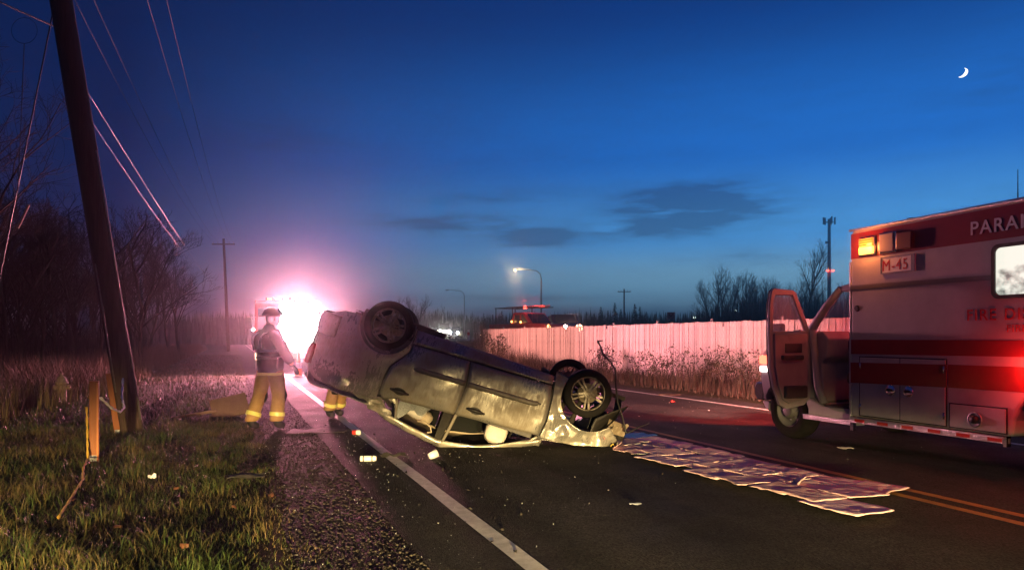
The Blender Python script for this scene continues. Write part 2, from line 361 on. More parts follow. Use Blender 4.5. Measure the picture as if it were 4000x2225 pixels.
tag(blades('verge_grass', n, t, h, wd, .9, M_grass, seg=2), 'short wet green and brown grass on the roadside verge', 'grass', kind='stuff')
n, t, h, wd = verge(90000, 11.5, 60, -9, .9, .06, .22, .008)
tag(blades('verge_grass', n, t, h, wd, .7, M_grass, seg=2), 'short grass farther along the verge towards the bright lights', 'grass', kind='stuff')
# tall straw-coloured grass in front of the wood
c = 60000; t = 10.5 + 75 * rng.random(c) ** 1.5; n = -2.9 - 17 * rng.random(c) ** 1.3 - np.clip((18 - t) * .12, 0, 2) + .5 * np.array([noise.noise((q * .5, 0, 7)) for q in t])
h = (.35 + .75 * rng.random(c)) * np.clip((-2.3 - n) / 1.2, .35, 1)
tag(blades('tall_dry_grass', n, t, h, .006 + .006 * rng.random(c), .45, M_dry, seg=2), 'tall straw-coloured dry grass in front of the dark wood', 'grass', kind='stuff')
# dead weeds along the fence
c = 26000; t = 9 + 30 * rng.random(c); n = 10.35 + 1.95 * rng.random(c) ** .8
clump = np.array([noise.noise((q * .55, 1.5, 8)) for q in t]); prof = np.interp(t, [9, 15, 19, 22, 25, 29, 34, 38], [.7, .75, .55, .45, .7, 1.0, .95, .85])
h = (.10 + .90 * rng.random(c) ** 2.2) * np.clip(prof + .55 * clump + .25 * np.array([noise.noise((q * 2.1, 4, 8)) for q in t]), .15, 1.35) * np.clip((n - 10.2) / .9, .25, 1)
M_weed = mat('dead_weeds', (.07, .045, .025), .8, island=[(.030, .018, .012), (.060, .038, .022), (.040, .026, .016), (.030, .032, .012)], scale=.8)
tag(blades('fence_weeds', n, t, h, .005 + .006 * rng.random(c), .35, M_weed, seg=2), 'dead brown weeds and stalks at the foot of the fence', 'weeds', kind='stuff')

# ------------------------------------------------------------------ slatted chain-link fence along the far side
FN = 12.4
M_slat = mat('pale_privacy_slat', (.62, .58, .54), .55, c2=(.50, .46, .42), scale=3, bump=.1, bscale=30)
def per_slat():
    N = M_slat.node_tree.nodes; K = M_slat.node_tree.links; p = N['Principled BSDF']; src = p.inputs['Base Color'].links[0].from_socket
    oi = N.new('ShaderNodeObjectInfo'); mr = N.new('ShaderNodeMapRange'); mr.inputs[3].default_value = .72; mr.inputs[4].default_value = 1.08; K.new(oi.outputs['Random'], mr.inputs[0])
    mx = N.new('ShaderNodeMix'); mx.data_type = 'RGBA'; mx.blend_type = 'MULTIPLY'; mx.inputs['Factor'].default_value = 1; K.new(src, mx.inputs['A']); K.new(mr.outputs[0], mx.inputs['B']); K.new(mx.outputs['Result'], p.inputs['Base Color'])
per_slat()
M_galv = mat('galvanised_wire', (.30, .30, .31), .5, metal=.7)
fence = empty('slatted_chain_link_fence', W(FN, 8.0), ROAD_RZ, 'long chain-link fence filled with pale vertical slats, weeds growing along its foot', 'fence')
FL = 27.9; pitch = .0955; ns_ = int(FL / pitch)
slat_me = []
for q in range(5):
    b = MB(); tw = (random.random() - .5) * .02
    P = [(-.040, .006 + tw, 0), (.040, -.006 + tw, 0)]
    b.add([(-.039, -.006, .06), (.039, -.006, .06), (.039, .006, .06), (-.039, .006, .06), (-.039 + tw, -.006 + tw, 1.80), (.039 + tw, -.006 + tw, 1.80), (.039 + tw, .006 + tw, 1.80), (-.039 + tw, .006 + tw, 1.80)],
          [(0, 3, 2, 1), (4, 5, 6, 7), (0, 1, 5, 4), (1, 2, 6, 5), (2, 3, 7, 6), (3, 0, 4, 7)])
    me = b.mesh('slat'); me.materials.append(M_slat); slat_me.append(me)
for i in range(ns_):
    o = link('slat', slat_me[random.randrange(5)], fence); o.location = (i * pitch + .05, 0, .03 * noise.noise((i * .23, 0, 0)) - (.12 if random.random() < .015 else 0)); o.rotation_euler = (0, 0, R(random.uniform(-7, 7)))
b = MB()
for k in range(int(FL / .12) + 15):          # the diagonal mesh in front of the slats
    x = k * .12
    for s in (1, -1):
        x1 = x - 1.72 * .62 if s > 0 else x
        x0 = x if s > 0 else x - 1.72 * .62
        b.tube([(x0, .022, .05), (x1, .022, 1.80)], .0022, 3, cap=False)
tag(b.build('wire_mesh', M_galv, fence), kind='stuff')
for i in range(11):
    p = MB().tube([(i * 2.75 + .1, -.05, -.1), (i * 2.75 + .1, -.05, 1.86)], .032, 10).lathe([(.038, 1.86), (.03, 1.89), (.001, 1.90)], c=(i * 2.75 + .1, -.05, 0), seg=10)
    p.build('fence_post', M_galv, fence, angle=40)
MB().tube([(-.1, -.02, 1.775), (FL, -.02, 1.775)], .021, 8).build('top_rail', M_galv, fence, angle=40)

# ------------------------------------------------------------------ trees and shrubs
M_bark = mat('bark', (.030, .024, .020), .9, spec=.15, c2=(.050, .040, .033), scale=14, bump=.5, bscale=40, stretch=(1, 1, .25))
M_twig = mat('twigs', (.026, .019, .016), .9, spec=.15)
M_conif = mat('conifer_needles', (.02, .03, .015), .8, island=[(.014, .022, .012), (.025, .036, .016), (.018, .028, .012)], scale=2)
def bare_tree_meshes(seed, H, spread=.5, dens=1.0, lean=.05):
    rd = random.Random(seed); tr = MB(); cr = MB()
    def grow(p, d, L, r, lev, mb):
        n = 4 if lev < 2 else 3; pts = [p.copy()]; rad = [r]; q = p.copy(); dd = d.copy()
        for i in range(n):
            dd = (dd + Vector((rd.gauss(0, .13), rd.gauss(0, .13), rd.gauss(.05, .08)))).normalized(); q = q + dd * (L / n); pts.append(q.copy()); rad.append(r * (1 - .62 * (i + 1) / n))
        mb.tube(pts, rad, 7 if lev == 0 else (5 if lev == 1 else 3), cap=False)
        if lev >= 4: return
        kids = int({0: 11, 1: 6, 2: 5, 3: 3}[lev] * dens + rd.random())
        for k in range(kids):
            f = (rd.uniform(.22, 1) if lev == 0 else rd.uniform(.25, 1)); i = min(n - 1, int(f * n)); a = pts[i].lerp(pts[i + 1], f * n - i)
            ax = (pts[i + 1] - pts[i]).normalized(); side = ax.orthogonal().normalized(); side.rotate(Matrix.Rotation(rd.random() * 6.283, 3, ax))
            nd = (ax * rd.uniform(.55, 1.0) + side * spread * rd.uniform(.7, 1.6) + Vector((0, 0, .18))).normalized()
            grow(a, nd, L * (rd.uniform(.38, .60) if lev == 0 else rd.uniform(.42, .68)) * (1.15 - .45 * f), max(r * rd.uniform(.30, .46), .0055), lev + 1, cr)
    grow(Vector((0, 0, -.2)), Vector((rd.gauss(0, lean), rd.gauss(0, lean), 1)).normalized(), H * .82, H * .0145, 0, tr)
    a = tr.mesh('trunk', True, False); a.materials.append(M_bark); c = cr.mesh('crown', True, False); c.materials.append(M_twig)
    return a, c
def conifer_meshes(seed, H):
    rd = random.Random(seed); tr = MB().tube([(0, 0, -.2), (0, 0, H * .97)], [H * .014, .01], 7); cr = MB(); k = int(240)
    for i in range(k):
        f = rd.random() ** .8; z = H * (.08 + .92 * f); L = H * .21 * (1 - f) ** .8 * rd.uniform(.55, 1.1) + .12; a = rd.random() * 6.283
        d = Vector((math.cos(a), math.sin(a), 0)); s = Vector((-d.y, d.x, 0)); p = Vector((0, 0, z)); n = 4
        for j in range(n):
            u0, u1 = j / n, (j + 1.3) / n; dr = rd.uniform(-.1, .12)
            c0 = p + d * L * u0 - Vector((0, 0, L * .35 * u0 ** 1.5)); c1 = p + d * L * min(u1, 1) - Vector((0, 0, L * (.35 + dr) * min(u1, 1) ** 1.5)); wv = s * L * .20 * (1.1 - u0) + Vector((0, 0, .03))
            cr.add([c0 + wv, c0 - wv, c1 - wv * .5, c1 + wv * .5], [(0, 1, 2, 3)])
            cr.add([c0, c0 - Vector((0, 0, L * .22)) + s * rd.uniform(-.1, .1), c1], [(0, 1, 2)])
    a = tr.mesh('trunk', True, False); a.materials.append(M_bark); c = cr.mesh('crown', False, False); c.materials.append(M_conif)
    return a, c
def tree(name, meshes, loc, sc, rz, label, group=None, cat='tree'):
    o = empty(name, loc, rz, label, cat, group); o.scale = (sc, sc, sc)
    link('trunk', meshes[0], o); link('crown', meshes[1], o); return o
def at(px, py, d): return Vector(((px - 2000) / 2750 * d, d, EYE - (py - 1316) / 2750 * d))   # direction of view -> real place at distance d
BT = [bare_tree_meshes(11 + i, 5.5, .55, 1.0) for i in range(5)]
rd = random.Random(5)
wood = 0
for row, (d0, d1, cnt, h0, h1) in enumerate(((21, 27, 13, .75, 1.05), (29, 38, 18, .95, 1.3), (42, 58, 18, 1.25, 1.8))):
    for i in range(cnt):
        d = rd.uniform(d0, d1); px = -120 + 1100 * (i + rd.random()) / cnt
        p = at(px, 1316, d)
        nn = p.x * TY - p.y * TX
        if nn > -3.6: continue
        s = rd.uniform(h0, h1) * (1.15 if px < 250 else 1)
        tree('bare_tree', BT[rd.randrange(5)], (p.x, p.y, 0), s, rd.random() * 6, 'bare leafless tree standing in the dark wood behind the tall dry grass', 'trees of the dark roadside wood')
BT2 = bare_tree_meshes(42, 9.0, .75, 1.15)
tree('bare_tree', BT2, (-12.8, 16.5, 0), .95, 1.1, 'tall bare tree spreading thin branches over the sky beside the leaning pole')
# undergrowth of the wood
def thicket(name, cnt, region, hmin, hmax, m, label, seed=1, rad=.004):
    rr = np.random.default_rng(seed); n, t = region(rr, cnt); P = np.stack([n * TY + t * TX, -n * TX + t * TY, np.zeros(cnt)], -1)
    a = rr.random(cnt) * 6.283; h = hmin + (hmax - hmin) * rr.random(cnt) ** 1.5; l = h * rr.random(cnt) * .7
    tip = P + np.stack([np.cos(a) * l, np.sin(a) * l, h], -1); mid = P * .5 + tip * .5 + np.stack([np.zeros(cnt), np.zeros(cnt), h * .12], -1)
    s = np.stack([-np.sin(a), np.cos(a), np.zeros(cnt)], -1) * (rad * (1 + rr.random(cnt)))[:, None]
    V = np.stack([P - s, P + s, mid + s * .7, mid - s * .7, tip], 1); F = np.array([(0, 1, 2), (0, 2, 3), (3, 2, 4)])[None] + (np.arange(cnt) * 5)[:, None, None]
    return tag(soup(name, V.reshape(-1, 3), F.reshape(-1, 3), m), label, 'undergrowth', kind='stuff')
thicket('undergrowth', 26000, lambda r, c: (-6.5 - 22 * r.random(c), 13 + 60 * r.random(c)), .8, 3.0, M_twig, 'tangled leafless undergrowth at the foot of the dark wood', 3, .008)
CF = [conifer_meshes(70 + i, 10) for i in range(3)]
for px, top, d, lab in ((2290, 1215, 190, 0), (2375, 1210, 200, 0), (2402, 1180, 185, 0), (2440, 1215, 205, 0), (2480, 1185, 190, 0), (2500, 1195, 200, 0), (2347, 1196, 175, 0), (2560, 1225, 210, 0), (1960, 1212, 170, 0), (1890, 1222, 175, 0), (1925, 1226, 180, 0), (3010, 1190, 215, 0), (3070, 1200, 210, 0), (2745, 1215, 220, 0), (2320, 1222, 200, 0), (2260, 1228, 205, 0), (2425, 1205, 195, 0), (2525, 1215, 200, 0), (2600, 1218, 215, 0), (2670, 1225, 210, 0), (2210, 1222, 200, 0)):
    d *= .68; p = at(px, 1316, d); H = (1316 - top) / 2750 * d + EYE
    tree('conifer', CF[(px * 7) % 3], (p.x, p.y, 0), H / 10, px * 1.3, 'small dark conifer on the skyline beyond the highway', 'conifers on the skyline')
BT3 = [bare_tree_meshes(90 + i, 12, .38, 1.0) for i in range(3)]
tree('bare_tree', BT3[0], at(3140, 1316, 120) * Vector((1, 1, 0)), 1.28, .4, 'tall bare tree standing against the sky between the ambulance and the mast')
for i, (px, top, d) in enumerate(((2810, 1092, 150), (2850, 1085, 150), (2905, 1110, 160), (2950, 1105, 150), (2990, 1120, 155), (3040, 1090, 140), (3220, 1120, 150), (3290, 1110, 150), (2870, 1130, 150), (3090, 1120, 150), (3180, 1105, 145), (2930, 1140, 145), (2790, 1130, 140), (2830, 1105, 142), (2885, 1095, 144), (2965, 1125, 140), (3010, 1100, 146), (2770, 1160, 148))):
    p = at(px, 1316, d); H = (1316 - top) / 2750 * d + EYE
    tree('bare_tree', BT3[i % 3], (p.x, p.y, 0), H / 11.3, i * 1.9, 'bare tree in the row on the skyline right of the conifers', 'bare trees on the skyline')
for i, (px, top, d) in enumerate(((1560, 1175, 95), (1600, 1165, 100), (1640, 1185, 110), (1520, 1190, 105), (1660, 1200, 120))):
    p = at(px, 1316, d); H = (1316 - top) / 2750 * d + EYE
    tree('bare_tree', BT3[(i + 1) % 3], (p.x, p.y, 0), H / 11.3, i * 2.3, 'bare roadside tree behind the raised rear wheel of the wreck', 'bare trees behind the wreck')
# far belt of wood that reads as one mass
c = 26000; xx = -75 + 260 * rng.random(c); dd = 127 + 26 * rng.random(c); env = 6.6 + 1.6 * np.array([noise.noise((q * .10, 2, 2)) + .5 * noise.noise((q * .5, 2, 2)) for q in xx]) + 4.2 * np.clip((xx - 34) / 16, 0, 1)
hh = env * (.35 + .65 * rng.random(c) ** .8)
a = rng.random(c) * 6.28; s = np.stack([np.cos(a), np.sin(a), np.zeros(c)], -1) * (.12 + .28 * rng.random(c))[:, None]; P = np.stack([xx, dd, np.zeros(c)], -1); top = P + np.stack([rng.normal(0, .45, c), rng.normal(0, .45, c), hh], -1)
V = np.stack([P - s, P + s, top], 1)
tag(soup('far_wood', V.reshape(-1, 3), np.arange(3 * c).reshape(-1, 3), M_conif), 'dark far-off belt of wood along the horizon', 'wood', kind='stuff')

# brambles and the dead vine by the fence
M_leafr = mat('bramble_leaf', (.06, .05, .02), .6, island=[(.040, .024, .014), (.038, .048, .015), (.060, .036, .018), (.05, .065, .02)], scale=2)
def bush(name, loc, rx, rh, cnt, leafs, label, group=None, seed=0, leaf=.05, arch=.8):
    r = random.Random(seed); st = MB(); lf = MB()
    for i in range(cnt):
        a = r.random() * 6.283; L = r.uniform(.5, 1) * rx; h = r.uniform(.45, 1) * rh; p0 = Vector((r.gauss(0, rx * .3), r.gauss(0, rx * .18), -.05)); pts = []
        for k in range(6):
            f = k / 5; pts.append(p0 + Vector((math.cos(a) * L * f, math.sin(a) * L * f * .5, h * math.sin(min(1, f * (1 + arch * .5)) * math.pi * .55) - arch * .35 * h * f ** 3)) + Vector((r.gauss(0, .03), r.gauss(0, .03), r.gauss(0, .03))))
        st.tube(pts, [.007, .006, .005, .004, .003, .002], 3, cap=False)
        for k in range(leafs):
            f = r.uniform(.15, 1) * 5; j = min(4, int(f)); q = pts[j].lerp(pts[j + 1], f - j) + Vector((r.gauss(0, .05), r.gauss(0, .05), r.gauss(0, .05))); s = leaf * r.uniform(.6, 1.3)
            u = Vector((r.gauss(0, 1), r.gauss(0, 1), r.gauss(0, .6))).normalized(); v = u.orthogonal().normalized(); v.rotate(Matrix.Rotation(r.random() * 6.283, 3, u))
            w2 = u.cross(v)
            lf.add([q, q + v * s * .5 + w2 * s * .35, q + v * s, q + v * s * .5 - w2 * s * .35], [(0, 1, 2, 3)])
    o = empty(name, loc, ROAD_RZ, label, 'shrub', group); st.build('stems', M_twig, o, fix=False); lf.build('foliage', M_leafr, o, fix=False); return o
bush('dead_vine', W(12.15, 35.3), 1.0, 2.6, 90, 4, 'tangle of dead vine piled over the end of the slatted fence', seed=3, leaf=.06, arch=1.3)
bush('ivy_shrub', W(12.0, 32.6), 1.1, 1.75, 46, 16, 'leafy creeper climbing the slats beside the dead vine', seed=4, leaf=.085, arch=.4)
for i, (n_, t_, rx, rh) in enumerate(((11.5, 17.6, 1.5, 1.15), (11.6, 15.6, 1.4, 1.3), (11.4, 13.6, 1.4, 1.25), (11.6, 11.6, 1.4, 1.3), (11.7, 21.2, .7, 1.2))):
    bush('bramble', W(n_, t_), rx, rh, 42, 12, ['bramble with drooping leafy stems where the fence weeds thin out', 'bramble bush at the fence foot near the ambulance bonnet', 'bramble bush at the fence foot near the ambulance bonnet', 'bramble bush at the fence foot near the ambulance bonnet', 'single spindly leafy weed standing before the pale slats'][i], 'brambles along the fence', seed=20 + i, leaf=.06)
# ------------------------------------------------------------------ the overturned car (built upright: x forward, y left, z up; then turned over)
Fv = Vector((.9405, .080, -.330)).normalized(); Bv = Vector((-.035, 1, -.015)); Bv = (Bv - Fv * Bv.dot(Fv)).normalized(); Lv = -Bv; Uv = Fv.cross(Lv)
wheel_face = at(1517.8, 1270.9, 8.65)
O = wheel_face - Lv * .76 - Uv * .30
CM = Matrix(((Fv.x, Lv.x, Uv.x, O.x), (Fv.y, Lv.y, Uv.y, O.y), (Fv.z, Lv.z, Uv.z, O.z), (0, 0, 0, 1))); CMI = CM.inverted()
def car_paint():
    m = bpy.data.materials.new('muddy_silver_paint'); m.use_nodes = True; N = m.node_tree.nodes; K = m.node_tree.links; p = N['Principled BSDF']
    tc = N.new('ShaderNodeTexCoord'); mp = N.new('ShaderNodeMapping'); mp.inputs['Scale'].default_value = (22, 22, 3.6); K.new(tc.outputs['Object'], mp.inputs[0])
    n = N.new('ShaderNodeTexNoise'); n.inputs['Scale'].default_value = 2.2; n.inputs['Detail'].default_value = 8; n.inputs['Roughness'].default_value = .7; K.new(mp.outputs[0], n.inputs['Vector'])
    n2 = N.new('ShaderNodeTexNoise'); n2.inputs['Scale'].default_value = 3.0; n2.inputs['Detail'].default_value = 7; K.new(tc.outputs['Object'], n2.inputs['Vector'])
    a = N.new('ShaderNodeMath'); a.operation = 'MULTIPLY_ADD'; K.new(n.outputs['Fac'], a.inputs[0]); a.inputs[1].default_value = .7; K.new(n2.outputs['Fac'], a.inputs[2])
    r = N.new('ShaderNodeMapRange'); r.inputs[1].default_value = .72; r.inputs[2].default_value = 1.12; K.new(a.outputs[0], r.inputs[0])
    mx = N.new('ShaderNodeMix'); mx.data_type = 'RGBA'; mx.inputs['A'].default_value = (.40, .385, .34, 1); mx.inputs['B'].default_value = (.27, .225, .155, 1); K.new(r.outputs[0], mx.inputs['Factor']); K.new(mx.outputs['Result'], p.inputs['Base Color'])
    q = N.new('ShaderNodeMapRange'); q.inputs[3].default_value = .22; q.inputs[4].default_value = .85; K.new(r.outputs[0], q.inputs[0]); K.new(q.outputs[0], p.inputs['Roughness'])
    q = N.new('ShaderNodeMapRange'); q.inputs[3].default_value = .55; q.inputs[4].default_value = .05; K.new(r.outputs[0], q.inputs[0]); K.new(q.outputs[0], p.inputs['Metallic'])
    b = N.new('ShaderNodeBump'); b.inputs['Strength'].default_value = .10; b.inputs['Distance'].default_value = .01; K.new(n.outputs['Fac'], b.inputs['Height']); K.new(b.outputs[0], p.inputs['Normal'])
    return m
M_paint = car_paint()
M_black = mat('black_plastic', (.016, .015, .014), .55, c2=(.035, .030, .024), scale=12, bump=.2)
M_tyre = mat('tyre_rubber', (.014, .013, .012), .8, spec=.25, c2=(.028, .024, .019), scale=8, bump=.3, bscale=60)
M_alloy = mat('muddy_alloy', (.36, .33, .29), .42, metal=.7, c2=(.13, .10, .06), scale=14, var=.4)
M_under = mat('underbody', (.03, .027, .024), .8, c2=(.07, .055, .04), scale=6, bump=.5, bscale=25)
M_mould = mat('grey_moulding', (.13, .12, .105), .5, c2=(.24, .20, .15), scale=18)
M_cream = mat('cream_trim', (.50, .42, .31), .8, c2=(.40, .32, .22), scale=6)
M_bag = mat('airbag_fabric', (.78, .74, .68), .85, c2=(.66, .60, .52), scale=5, bump=.4, bscale=18)
M_seat = mat('grey_seat_cloth', (.10, .095, .09), .9, c2=(.16, .15, .14), scale=30)
M_tan = mat('muddy_steel', (.22, .17, .11), .65, metal=.2, c2=(.36, .29, .20), scale=16, bump=.5, bscale=40)
M_cglass = glass('shattered_window', (.75, .85, .82), .25, .30)
M_red = mat('red_lens', (.40, .02, .02), .2, coat=.5)
car = empty('overturned_car', mat=CM, label='muddy silver sedan lying on its crushed roof, wheels in the air', cat='car')

zp = ([.16, .24, .32, .42, .50, .62, .69, .85, .98, 1.06, 1.16, 1.32], [.735, .770, .805, .828, .838, .848, .850, .842, .826, .800, .770, .72])
def facets(x, z, cell=.22):
    # folded sheet metal: flat tents meeting in sharp creases
    best = -1; gx, gz = math.floor(x / cell), math.floor(z / cell)
    for i in (-1, 0, 1):
        for j in (-1, 0, 1):
            r = random.Random((gx + i) * 7919 + (gz + j) * 104729 + 13); sx, sz = (gx + i + r.random()) * cell, (gz + j + r.random()) * cell; a = r.random() * 1.57; h = .03 + .04 * r.random()
            dx, dz = x - sx, z - sz; u, v = dx * math.cos(a) + dz * math.sin(a), -dx * math.sin(a) + dz * math.cos(a); best = max(best, h - .26 * (abs(u) + .6 * abs(v)))
    return max(best, 0)
def crump(x, z):
    c = .004
    if x > 2.15: c = .014 + .042 * min(1, max(0, (z - .55) / .3)) * min(1, (x - 2.15) / .3)
    if x < .55: c = max(c, .004 + .045 * min(1, max(0, (z - .92) / .25)) * min(1, max(0, (.55 - x) / .4)))
    if x < -.1: c = max(c, .011)
    return c
def wid(x, z):
    y = float(np.interp(z, *zp))
    if x > 2.85: y -= .22 * ((x - 2.85) / .5) ** 2
    if x < -.25: y -= .20 * ((-.25 - x) / .55) ** 2
    c = crump(x, z)
    y += (c if c < .006 else c * .5) * (noise.noise((x * 4.3, z * 5.1, 1.7)) * 1.3 + .35 * noise.noise((x * 10, z * 12, 4.2)))
    if c > .006: y += min(1, c / .035) * (facets(x, z) - .035)
    return y
def lerp_path(P, f):
    # P sorted by second coordinate; returns first coordinate at height f
    return float(np.interp(f, [p[1] for p in P], [p[0] for p in P]))
sillz = lambda x: .44 - .047 * x
beltz = lambda x: 1.165 - .085 * x + (.03 * math.sin(x * 9) if x < .45 else 0)
SPLIT = [(1.09, .36), (1.14, .67), (1.135, .9), (1.12, 1.10)]
FSEAM = [(2.14, .25), (2.19, .47), (2.22, .78), (2.19, 1.0)]
RSEAM = [(.365, .40), (.36, .52), (.27, .65), (.19, .76), (.16, .94), (.16, 1.10), (.22, 1.19)]
def side_panel(name, left, right, zb, zt, sgn, parent, nu=24, nv=18, m=None, gap=.0085):
    b = MB()
    def fn(u, v):
        zg = .36 + .8 * v; xl = lerp_path(left, zg) + gap; xr = lerp_path(right, zg) - gap; x = xl + (xr - xl) * u
        z = zb(x) + (zt(x) - zb(x)) * v; xl = lerp_path(left, z) + gap; xr = lerp_path(right, z) - gap; x = xl + (xr - xl) * u
        e = min(u, 1 - u, v * .7, (1 - v) * .7); y = wid(x, z) - .006 * max(0, 1 - e / .02) ** 2
        return (x, sgn * y, z)
    us = nu; b.grid(us, nv, fn); return b.build(name, m or M_paint, parent, smooth=True, solid=.012)
def polar_panel(name, c, r0, poly, a0, a1, sgn, parent, na=90, nr=24):
    b = MB(); poly = [Vector((p[0] - c[0], p[1] - c[1])) for p in poly]
    def reach(a):
        d = Vector((math.cos(a), math.sin(a))); best = 0
        for i in range(len(poly)):
            p, q = poly[i], poly[(i + 1) % len(poly)]; e = q - p; den = d.x * e.y - d.y * e.x
            if abs(den) < 1e-9: continue
            t = (p.x * e.y - p.y * e.x) / den; s = (p.x * d.y - p.y * d.x) / den
            if t > 0 and -1e-6 <= s <= 1 + 1e-6: best = max(best, t)
        return best
    def fn(u, v):
        a = a0 + (a1 - a0) * u; ro = max(reach(a), r0 + .004); r = r0 + (ro - r0) * v; x = c[0] + r * math.cos(a); z = c[1] + r * math.sin(a)
        return (x, sgn * (wid(x, z) + .012 * max(0, 1 - (r - r0) / .05)), z)
    b.grid(na, nr, fn); return b.build(name, M_paint, parent, solid=.012, angle=16)
FW = (2.626, .30); RW = (0.0, .30)
for sgn in (1, -1):
    fd = side_panel('front_door', SPLIT, FSEAM, sillz, beltz, sgn, car)
    rdoor = side_panel('rear_door', RSEAM, SPLIT, sillz, beltz, sgn, car)
    b = MB(); b.grid(24, 5, lambda u, v: ((lambda x, z: (x, sgn * (wid(x, z) - .01 * v * 0), z))(.36 + 1.79 * u, (.235 - .02 * u) + (sillz(.36 + 1.79 * u) - .018 - .235 + .02 * u) * v)))
    b.build('sill', M_paint, car, smooth=True, solid=.01)
    polar_panel('front_fender', (2.69, .345), .395, [(2.165, .15), (2.205, .47), (2.235, .78), (2.205, 1.0), (2.65, .955), (3.0, .85), (3.27, .765), (3.30, .70), (3.12, .665), (3.10, .50)], R(202), R(38), sgn, car)
    polar_panel('rear_quarter_panel', RW, .350, [(.352, .20), (.346, .52), (.256, .65), (.176, .76), (.146, .94), (.146, 1.10), (.16, 1.21), (-.12, 1.22), (-.3, 1.235), (-.66, 1.22), (-.79, 1.12), (-.83, .75), (-.80, .42), (-.55, .30)], R(-12), R(182), sgn, car)
    # door moulding and handle, each on its door
    for dr, x0, x1, tip in ((rdoor, .47, 1.12, False), (fd, 1.155, 2.09, True)):
        mo = MB(); nm = 16
        pts = [(x0 + (x1 - x0) * i / nm) for i in range(nm + 1)]
        def mfn(u, v, x0=x0, x1=x1, tip=tip):
            x = x0 + (x1 - x0) * u; zc = .715 - .048 * x; hw = .033
            if tip: hw *= min(1, (1 - u) / .07 + .08); zc -= .018 * max(0, (u - .9) / .1)
            elif u < .1: hw *= .3 + .7 * u / .1
            z = zc + hw * (2 * v - 1); return (x, sgn * (wid(x, z) + .016 * (1 - abs(2 * v - 1) ** 3) + .003), z)
        mo.grid(nm, 6, mfn); mo.build('moulding', M_mould, dr, smooth=True, solid=.014)
    for dr, xc, zc in ((rdoor, .395, 1.015), (fd, 1.35, .94)):
        hb = MB(); rx, rz = .118, .026
        hb.grid(20, 4, lambda u, v: ((lambda a, r: (lambda x, z: (x, sgn * (wid(x, z) + .004 - .001 * v), z))(xc + rx * r * math.cos(a) * .66, zc + .046 * r * math.sin(a)))(u * 6.283, v)))
        hb.build('handle_recess', M_black, dr)
        hh = MB(); y0 = wid(xc, zc)
        hh.tube([(xc - .115, sgn * (y0 + .006), zc + .004), (xc - .07, sgn * (y0 + .03), zc), (xc, sgn * (y0 + .045), zc - .004), (xc + .07, sgn * (y0 + .03), zc), (xc + .115, sgn * (y0 + .004), zc + .002)], [.016, .027, .032, .027, .016], 10, flat=.8)
        hh.build('door_handle', M_black, dr, smooth=True)
# wheels: tyre > ... rim with five split spokes
def wheel(parent, c, sgn, ang=0.0, tilt=0.0):
    w = empty('wheel'); w.parent = parent; w.location = c; w.rotation_euler = (0, ang, tilt)
    f = sgn
    MB().lathe([(.212, .0), (.225, .006), (.262, .012), (.288, .004), (.302, -.014), (.306, -.05), (.308, -.10), (.306, -.15), (.300, -.182), (.27, -.195), (.22, -.19), (.205, -.10)], 'y', seg=48, close=True).build('tyre', M_tyre, w, smooth=True).scale = (1, f, 1)
    rim = MB().lathe([(.196, -.17), (.192, -.03), (.203, -.008), (.214, .002), (.216, -.004), (.205, -.17)], 'y', seg=48, close=True).build('rim', M_alloy, w, smooth=True); rim.scale = (1, f, 1)
    for k in range(5):
        a = k * 2 * math.pi / 5 + .09
        sp = MB()
        for s in (-1, 1):
            d = Vector((math.cos(a), 0, math.sin(a))); e = Vector((-math.sin(a), 0, math.cos(a)))
            P = [d * .05 + e * s * .017, d * .12 + e * s * .020, d * .198 + e * s * .029]
            for i in range(2):
                p, q = P[i], P[i + 1]; hw = .0145; dp = (-.012, -.02, -.012)
                sp.add([p - e * hw + Vector((0, dp[i], 0)), p + e * hw + Vector((0, dp[i], 0)), q + e * hw + Vector((0, dp[i + 1], 0)), q - e * hw + Vector((0, dp[i + 1], 0)),
                        p - e * hw + Vector((0, dp[i] - .03, 0)), p + e * hw + Vector((0, dp[i] - .03, 0)), q + e * hw + Vector((0, dp[i + 1] - .03, 0)), q - e * hw + Vector((0, dp[i + 1] - .03, 0))],
                       [(0, 1, 2, 3), (7, 6, 5, 4), (0, 3, 7, 4), (1, 5, 6, 2), (0, 4, 5, 1), (3, 2, 6, 7)])
        sp.build('spoke', M_alloy, w, bevel=.003).scale = (1, f, 1)
    hub = MB().lathe([(.001, -.004), (.026, -.006), (.030, -.014), (.060, -.018), (.064, -.05), (.001, -.05)], 'y', seg=24)
    for k in range(5): a = k * 2 * math.pi / 5 + .7; hub.lathe([(.001, -.008), (.008, -.008), (.009, -.03)], 'y', (.046 * math.cos(a), 0, .046 * math.sin(a)), 8)
    hub.build('hub', M_alloy, w, smooth=False).scale = (1, f, 1)
    MB().lathe([(.001, -.07), (.125, -.07), (.13, -.085), (.001, -.085)], 'y', seg=24).build('brake_disc', M_tan, w).scale = (1, f, 1)
    return w
wheel(car, (0, .76, .30), 1, .25); wheel(car, (2.626, .765, .285), 1, .0, R(3)); wheel(car, (0, -.76, .30), -1, .6); wheel(car, (2.60, -.76, .21), -1, .2, R(6))
# wheel-arch liners
for c in (FW, RW):
    for s in (1, -1):
        b = MB(); lr = .385 if c is FW else .335; ox = .06 if c is FW else 0; b.grid(24, 4, lambda u, v: (c[0] + ox + lr * math.cos(R(-20 + 220 * u)), s * (.80 - .34 * v), c[1] + ox * .7 + (lr + .01) * math.sin(R(-20 + 220 * u)) + .01)); b.build('wheel_arch_liner', M_black, car, smooth=True)
